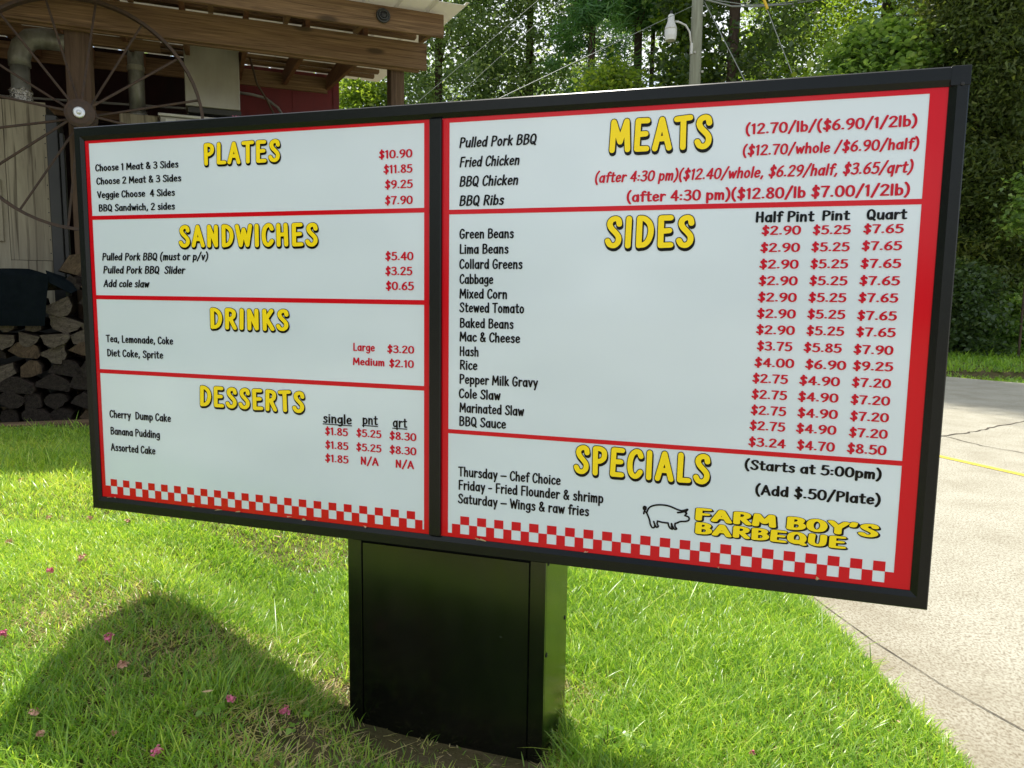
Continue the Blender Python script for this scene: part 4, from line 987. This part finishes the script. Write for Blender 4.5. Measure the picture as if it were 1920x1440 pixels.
def blades(x, y, hgt, wid, tint, flat=0.0):
    N = len(x); z = height(x, y) - 0.004
    az = rng.uniform(0, 2 * PI, N); lean = rng.gamma(2.0, 0.22, N).clip(0.03, 1.3) + flat; bend = rng.uniform(0.1, 1.2, N) + flat * 0.5
    ax = az + rng.normal(0, 0.5, N) + PI / 2
    side = np.stack([np.cos(ax), np.sin(ax), np.zeros(N)], 1); ld = np.stack([np.cos(az), np.sin(az), np.zeros(N)], 1)
    B = np.stack([x, y, z], 1)
    def pt(s): return B + ld * (hgt * (lean * s + bend * s * s * 0.6))[:, None] + np.array([0, 0, 1.0]) * (hgt * np.maximum(0.12, 1 - 0.25 * flat * 3) * (s - 0.25 * bend * s * s))[:, None]
    w = wid[:, None] * side / 2; p0, p1, p2, p3 = pt(0), pt(0.4), pt(0.75), pt(1.0)
    V = np.stack([p0 - w * 0.8, p0 + w * 0.8, p1 + w, p1 - w, p2 + w * 0.7, p2 - w * 0.7, p3], 1).reshape(-1, 3)
    k = np.arange(N)[:, None] * 7
    Q = np.concatenate([k + np.array([[0, 1, 2, 3]]), k + np.array([[3, 2, 4, 5]])]); T = k + np.array([[5, 4, 6]])
    return V, Q, T, np.concatenate([tint, tint, tint])
def field(name, n, x0, x1, y0, y1, hmul, wmul, dens=None, keep=None):
    x = rng.uniform(x0, x1, n); y = rng.uniform(y0, y1, n)
    edge = EDGE_X + 0.015 * np.sin(y * 9) + 0.012 * np.sin(y * 23 + 1)
    ok = (x < edge) if keep is None else np.ones(n, bool) 
    if keep is not None: ok &= keep(x, y)
    # not inside the pedestal, nor under the shed
    lx = (x - base.x) * SR.x + (y - base.y) * SR.y + PIV[0]; ly = (x - base.x) * SB.x + (y - base.y) * SB.y + PIV[1]
    ok &= ~((lx > PU0 - 0.004) & (lx < PU1 + 0.004) & (ly > PY0 - 0.004) & (ly < PY1 + 0.004))
    tt = (x - SHED.x) * SA.x + (y - SHED.y) * SA.y; bb = (x - SHED.x) * SBk.x + (y - SHED.y) * SBk.y
    ok &= ~((bb > -0.76) & (bb < 3.2) & (tt > -3.8) & (tt < 3.0))
    ok &= ~((lx > PU0 - 0.05) & (lx < PU1 + 0.02) & (ly > -0.10) & (ly < PY0) & (rng.uniform(0, 1, n) < 0.72))
    br = bare(x, y); ok &= rng.uniform(0, 1, n) > br * 0.85
    x, y, br, edge = x[ok], y[ok], br[ok], edge[ok]; N = len(x)
    f = fbm(x, y, 1.6, 3); tint = np.clip(0.34 + 0.19 * f + rng.normal(0, 0.24, N), 0, 0.8)
    dry = rng.uniform(0, 1, N) < (0.075 + 0.75 * br + 0.07 * np.clip(f, 0, 1)); tint[dry] = rng.uniform(0.82, 1.0, dry.sum())
    h = hmul * (0.78 + 0.30 * fbm(x, y, 2.2, 5)) * rng.uniform(0.55, 1.35, N) * (1 - 0.45 * br); h = np.where(dry, h * 0.7, h)
    near_ped = np.exp(-(((x - 0.0) ** 2 + (y - 2.15) ** 2) / 0.3)); tall = rng.uniform(0, 1, N) < 0.02 + 0.05 * near_ped
    h = np.where(tall, h * 1.9, h)
    return blades(x, y, h, wmul * rng.uniform(0.7, 1.3, N), tint, flat=np.where(dry, 0.5, 0.0))
parts = [field('g', 190000, -2.6, 1.5, 1.45, 3.6, 0.066, 0.0038), field('g', 120000, -4.2, 1.5, 3.4, 6.0, 0.066, 0.0050),
         field('g', 40000, -7.5, 1.5, 5.6, 9.5, 0.075, 0.009), field('g', 26000, -5.0, 1.5, 0.5, 1.6, 0.062, 0.006)]
off = 0; Vs, Qs, Ts, t4, t3 = [], [], [], [], []
for V, Q, T, tn in parts:
    nb = len(T); Vs.append(V); Qs.append(Q + off); Ts.append(T + off); t4.append(tn[:2 * nb]); t3.append(tn[2 * nb:]); off += len(V)
lawn = mesh_np('lawn_grass', np.concatenate(Vs), [np.concatenate(Qs), np.concatenate(Ts)], GRASS, None, np.concatenate(t4 + t3)); tag(lawn, kind='stuff')
kp = lambda x, y: (y > 14.7 - 0.0 * x) | ((x > 8.5) & (y > 14.45 - np.clip((x - 8.45) * 1.0, 0, 1.6) - np.clip((x - 10) * 0.35, 0, 3)))
V, Q, T, tn = field('v', 90000, 1.5, 22, 11.0, 20.5, 0.13, 0.022, keep=kp)
verge = mesh_np('verge_grass', V, [Q, T], GRASS, None, np.clip(tn * 0.5, 0, 0.6)); tag(verge, kind='stuff')

# ------------------------------------------------------------------ fallen blossoms, leaves and small weeds on the lawn
BLOSSOMS = [(-1.292, 2.294, 'petal', 0.026, 'vivid pink blossom inside the left shadow on the lawn'), (-1.844, 2.885, 'petal', 0.022, 'pink blossom on bright grass left of the shadow tip'), (-1.649, 2.319, 'petal', 0.026, 'pink blossom at the left edge of the lawn'), (-2.294, 3.606, 'petal_dry', 0.022, 'faded blossom on the lawn just left of the board corner'), (-2.087, 3.596, 'petal_dry', 0.022, 'faded blossom on the lawn right under the board corner'), (-1.876, 3.556, 'petal_dry', 0.024, 'faded blossom below the lower left part of the board'), (-1.793, 3.025, 'petal_dry', 0.03, 'large browned blossom cluster between the board corner and the shadow'), (-1.285, 1.908, 'petal_dry', 0.02, 'dull pink blossom at the lower left in the shade'), (-0.784, 1.993, 'petal', 0.02, 'dark pink blossom on shaded grass left of the pedestal'), (-0.649, 2.045, 'petal', 0.024, 'deep pink blossom on the bare patch left of the pedestal'), (-0.892, 1.777, 'petal', 0.022, 'pink blossom nearest the viewer in the shaded grass'), (-1.03, 1.837, 'petal_dry', 0.013, 'tiny dull blossom in shade beside the nearest pink blossom'), (-1.223, 1.832, 'petal_dry', 0.016, 'small dull blossom near the lower left corner of the lawn'), (-1.163, 2.129, 'petal_dry', 0.026, 'brownish pink blossom just below the vivid pink one in the shadow'), (0.746, 2.121, 'petal', 0.016, 'single pink blossom on the sunny grass right of the pedestal'), (-2.254, 3.252, 'petal_dry', 0.022, 'faded blossom at the far left of the sunny lawn'), (-2.873, 4.279, 'petal_dry', 0.02, 'faded blossom near the shed shade at the far left')]
for i, (x, y, kind, s, lab) in enumerate(BLOSSOMS):
    mb = MB(); rr = random.Random(i)
    for k in range(20):
        a = rr.uniform(0, 2 * PI); e_ = rr.uniform(-0.1, 1.2); d = Vector((math.cos(a) * math.cos(e_), math.sin(a) * math.cos(e_), math.sin(e_))); c = d * s * rr.uniform(0.15, 0.75)
        u = d.orthogonal().normalized(); w = d.cross(u); q = []
        for j in range(6):
            b = j * PI / 3; q.append(c + (u * math.cos(b) + w * math.sin(b)) * s * rr.uniform(0.14, 0.36) + d * s * rr.uniform(-0.15, 0.15))
        mb.add(q + [c - d * s * 0.1], [(j, (j + 1) % 6, 6) for j in range(6)])
    o = mb.build('fallen_blossom', M[kind], fix=False); o.location = (x, y, hz(x, y) + 0.036); tag(o, lab, 'blossom', 'pink blossoms fallen on the lawn')
for i, (x, y, n_, s, lab) in enumerate([(0.315, 2.18, 9, 0.06, 'bright clover like weed in front of the pedestal foot'), (0.429, 2.125, 5, 0.04, 'small weed right of the pedestal foot'), (-0.79, 1.903, 4, 0.04, 'broad leaved weed in the shade left of the pedestal'), (-0.589, 1.979, 4, 0.04, 'broad leaved weed beside the bare patch near the pedestal')]):
    root = empty('weed', (x, y, hz(x, y)), 0, lab, 'weed'); rr = random.Random(50 + i); st = MB(); lf = []; 
    for k in range(n_):
        a = rr.uniform(0, 2 * PI); r = rr.uniform(0.2, 1) * s; zt_ = rr.uniform(0.03, 0.075); tip = Vector((r * math.cos(a), r * math.sin(a), zt_))
        st.tube([(0, 0, 0), tip * 0.5 + Vector((0, 0, 0.015)), tip], 0.0012, 5)
        for j in range(3):
            b = a + (j - 1) * 1.3; c = tip + Vector((math.cos(b), math.sin(b), 0.1)) * 0.011; lf.append(tuple(c))
    st.build('stem', M['log_bark'], root)
    V, F = leaf_cloud(np.array(lf), 0.017, ROUND, up_bias=1.5); mesh_np('leaves', V, [F], GRASS, root, rng.uniform(0.0, 0.22, len(lf)))
for i, (x, y, s, lab) in enumerate([(-1.24, 3.854, 0.022, 'curled tan leaf on the grass under the left panel'), (1.268, 2.281, 0.016, 'small tan leaf at the grass edge by the driveway'), (-0.85, 1.999, 0.016, 'brown leaf in the shadow left of the pedestal'), (2.02, 2.63, 0.02, 'dark curled leaf lying alone on the driveway at the lower right')]):
    rr = random.Random(90 + i); mb = MB(); pts = [(-1, 0), (-.5, .32), (0.1, .36), (.7, .2), (1.1, 0), (.7, -.22), (0.1, -.34), (-.5, -.3)]
    mb.add([(px_ * s, py_ * s, 0.3 * s * abs(py_) + 0.15 * s * px_ * px_) for px_, py_ in pts] + [(0, 0, 0)], [(j, (j + 1) % 8, 8) for j in range(8)])
    o = mb.build('fallen_leaf', M['dry_leaf'], fix=False); o.location = (x, y, hz(x, y) + 0.045); o.rotation_euler = (rr.uniform(-.5, .5), rr.uniform(-.5, .5), rr.uniform(0, 6)); tag(o, lab, 'leaf')
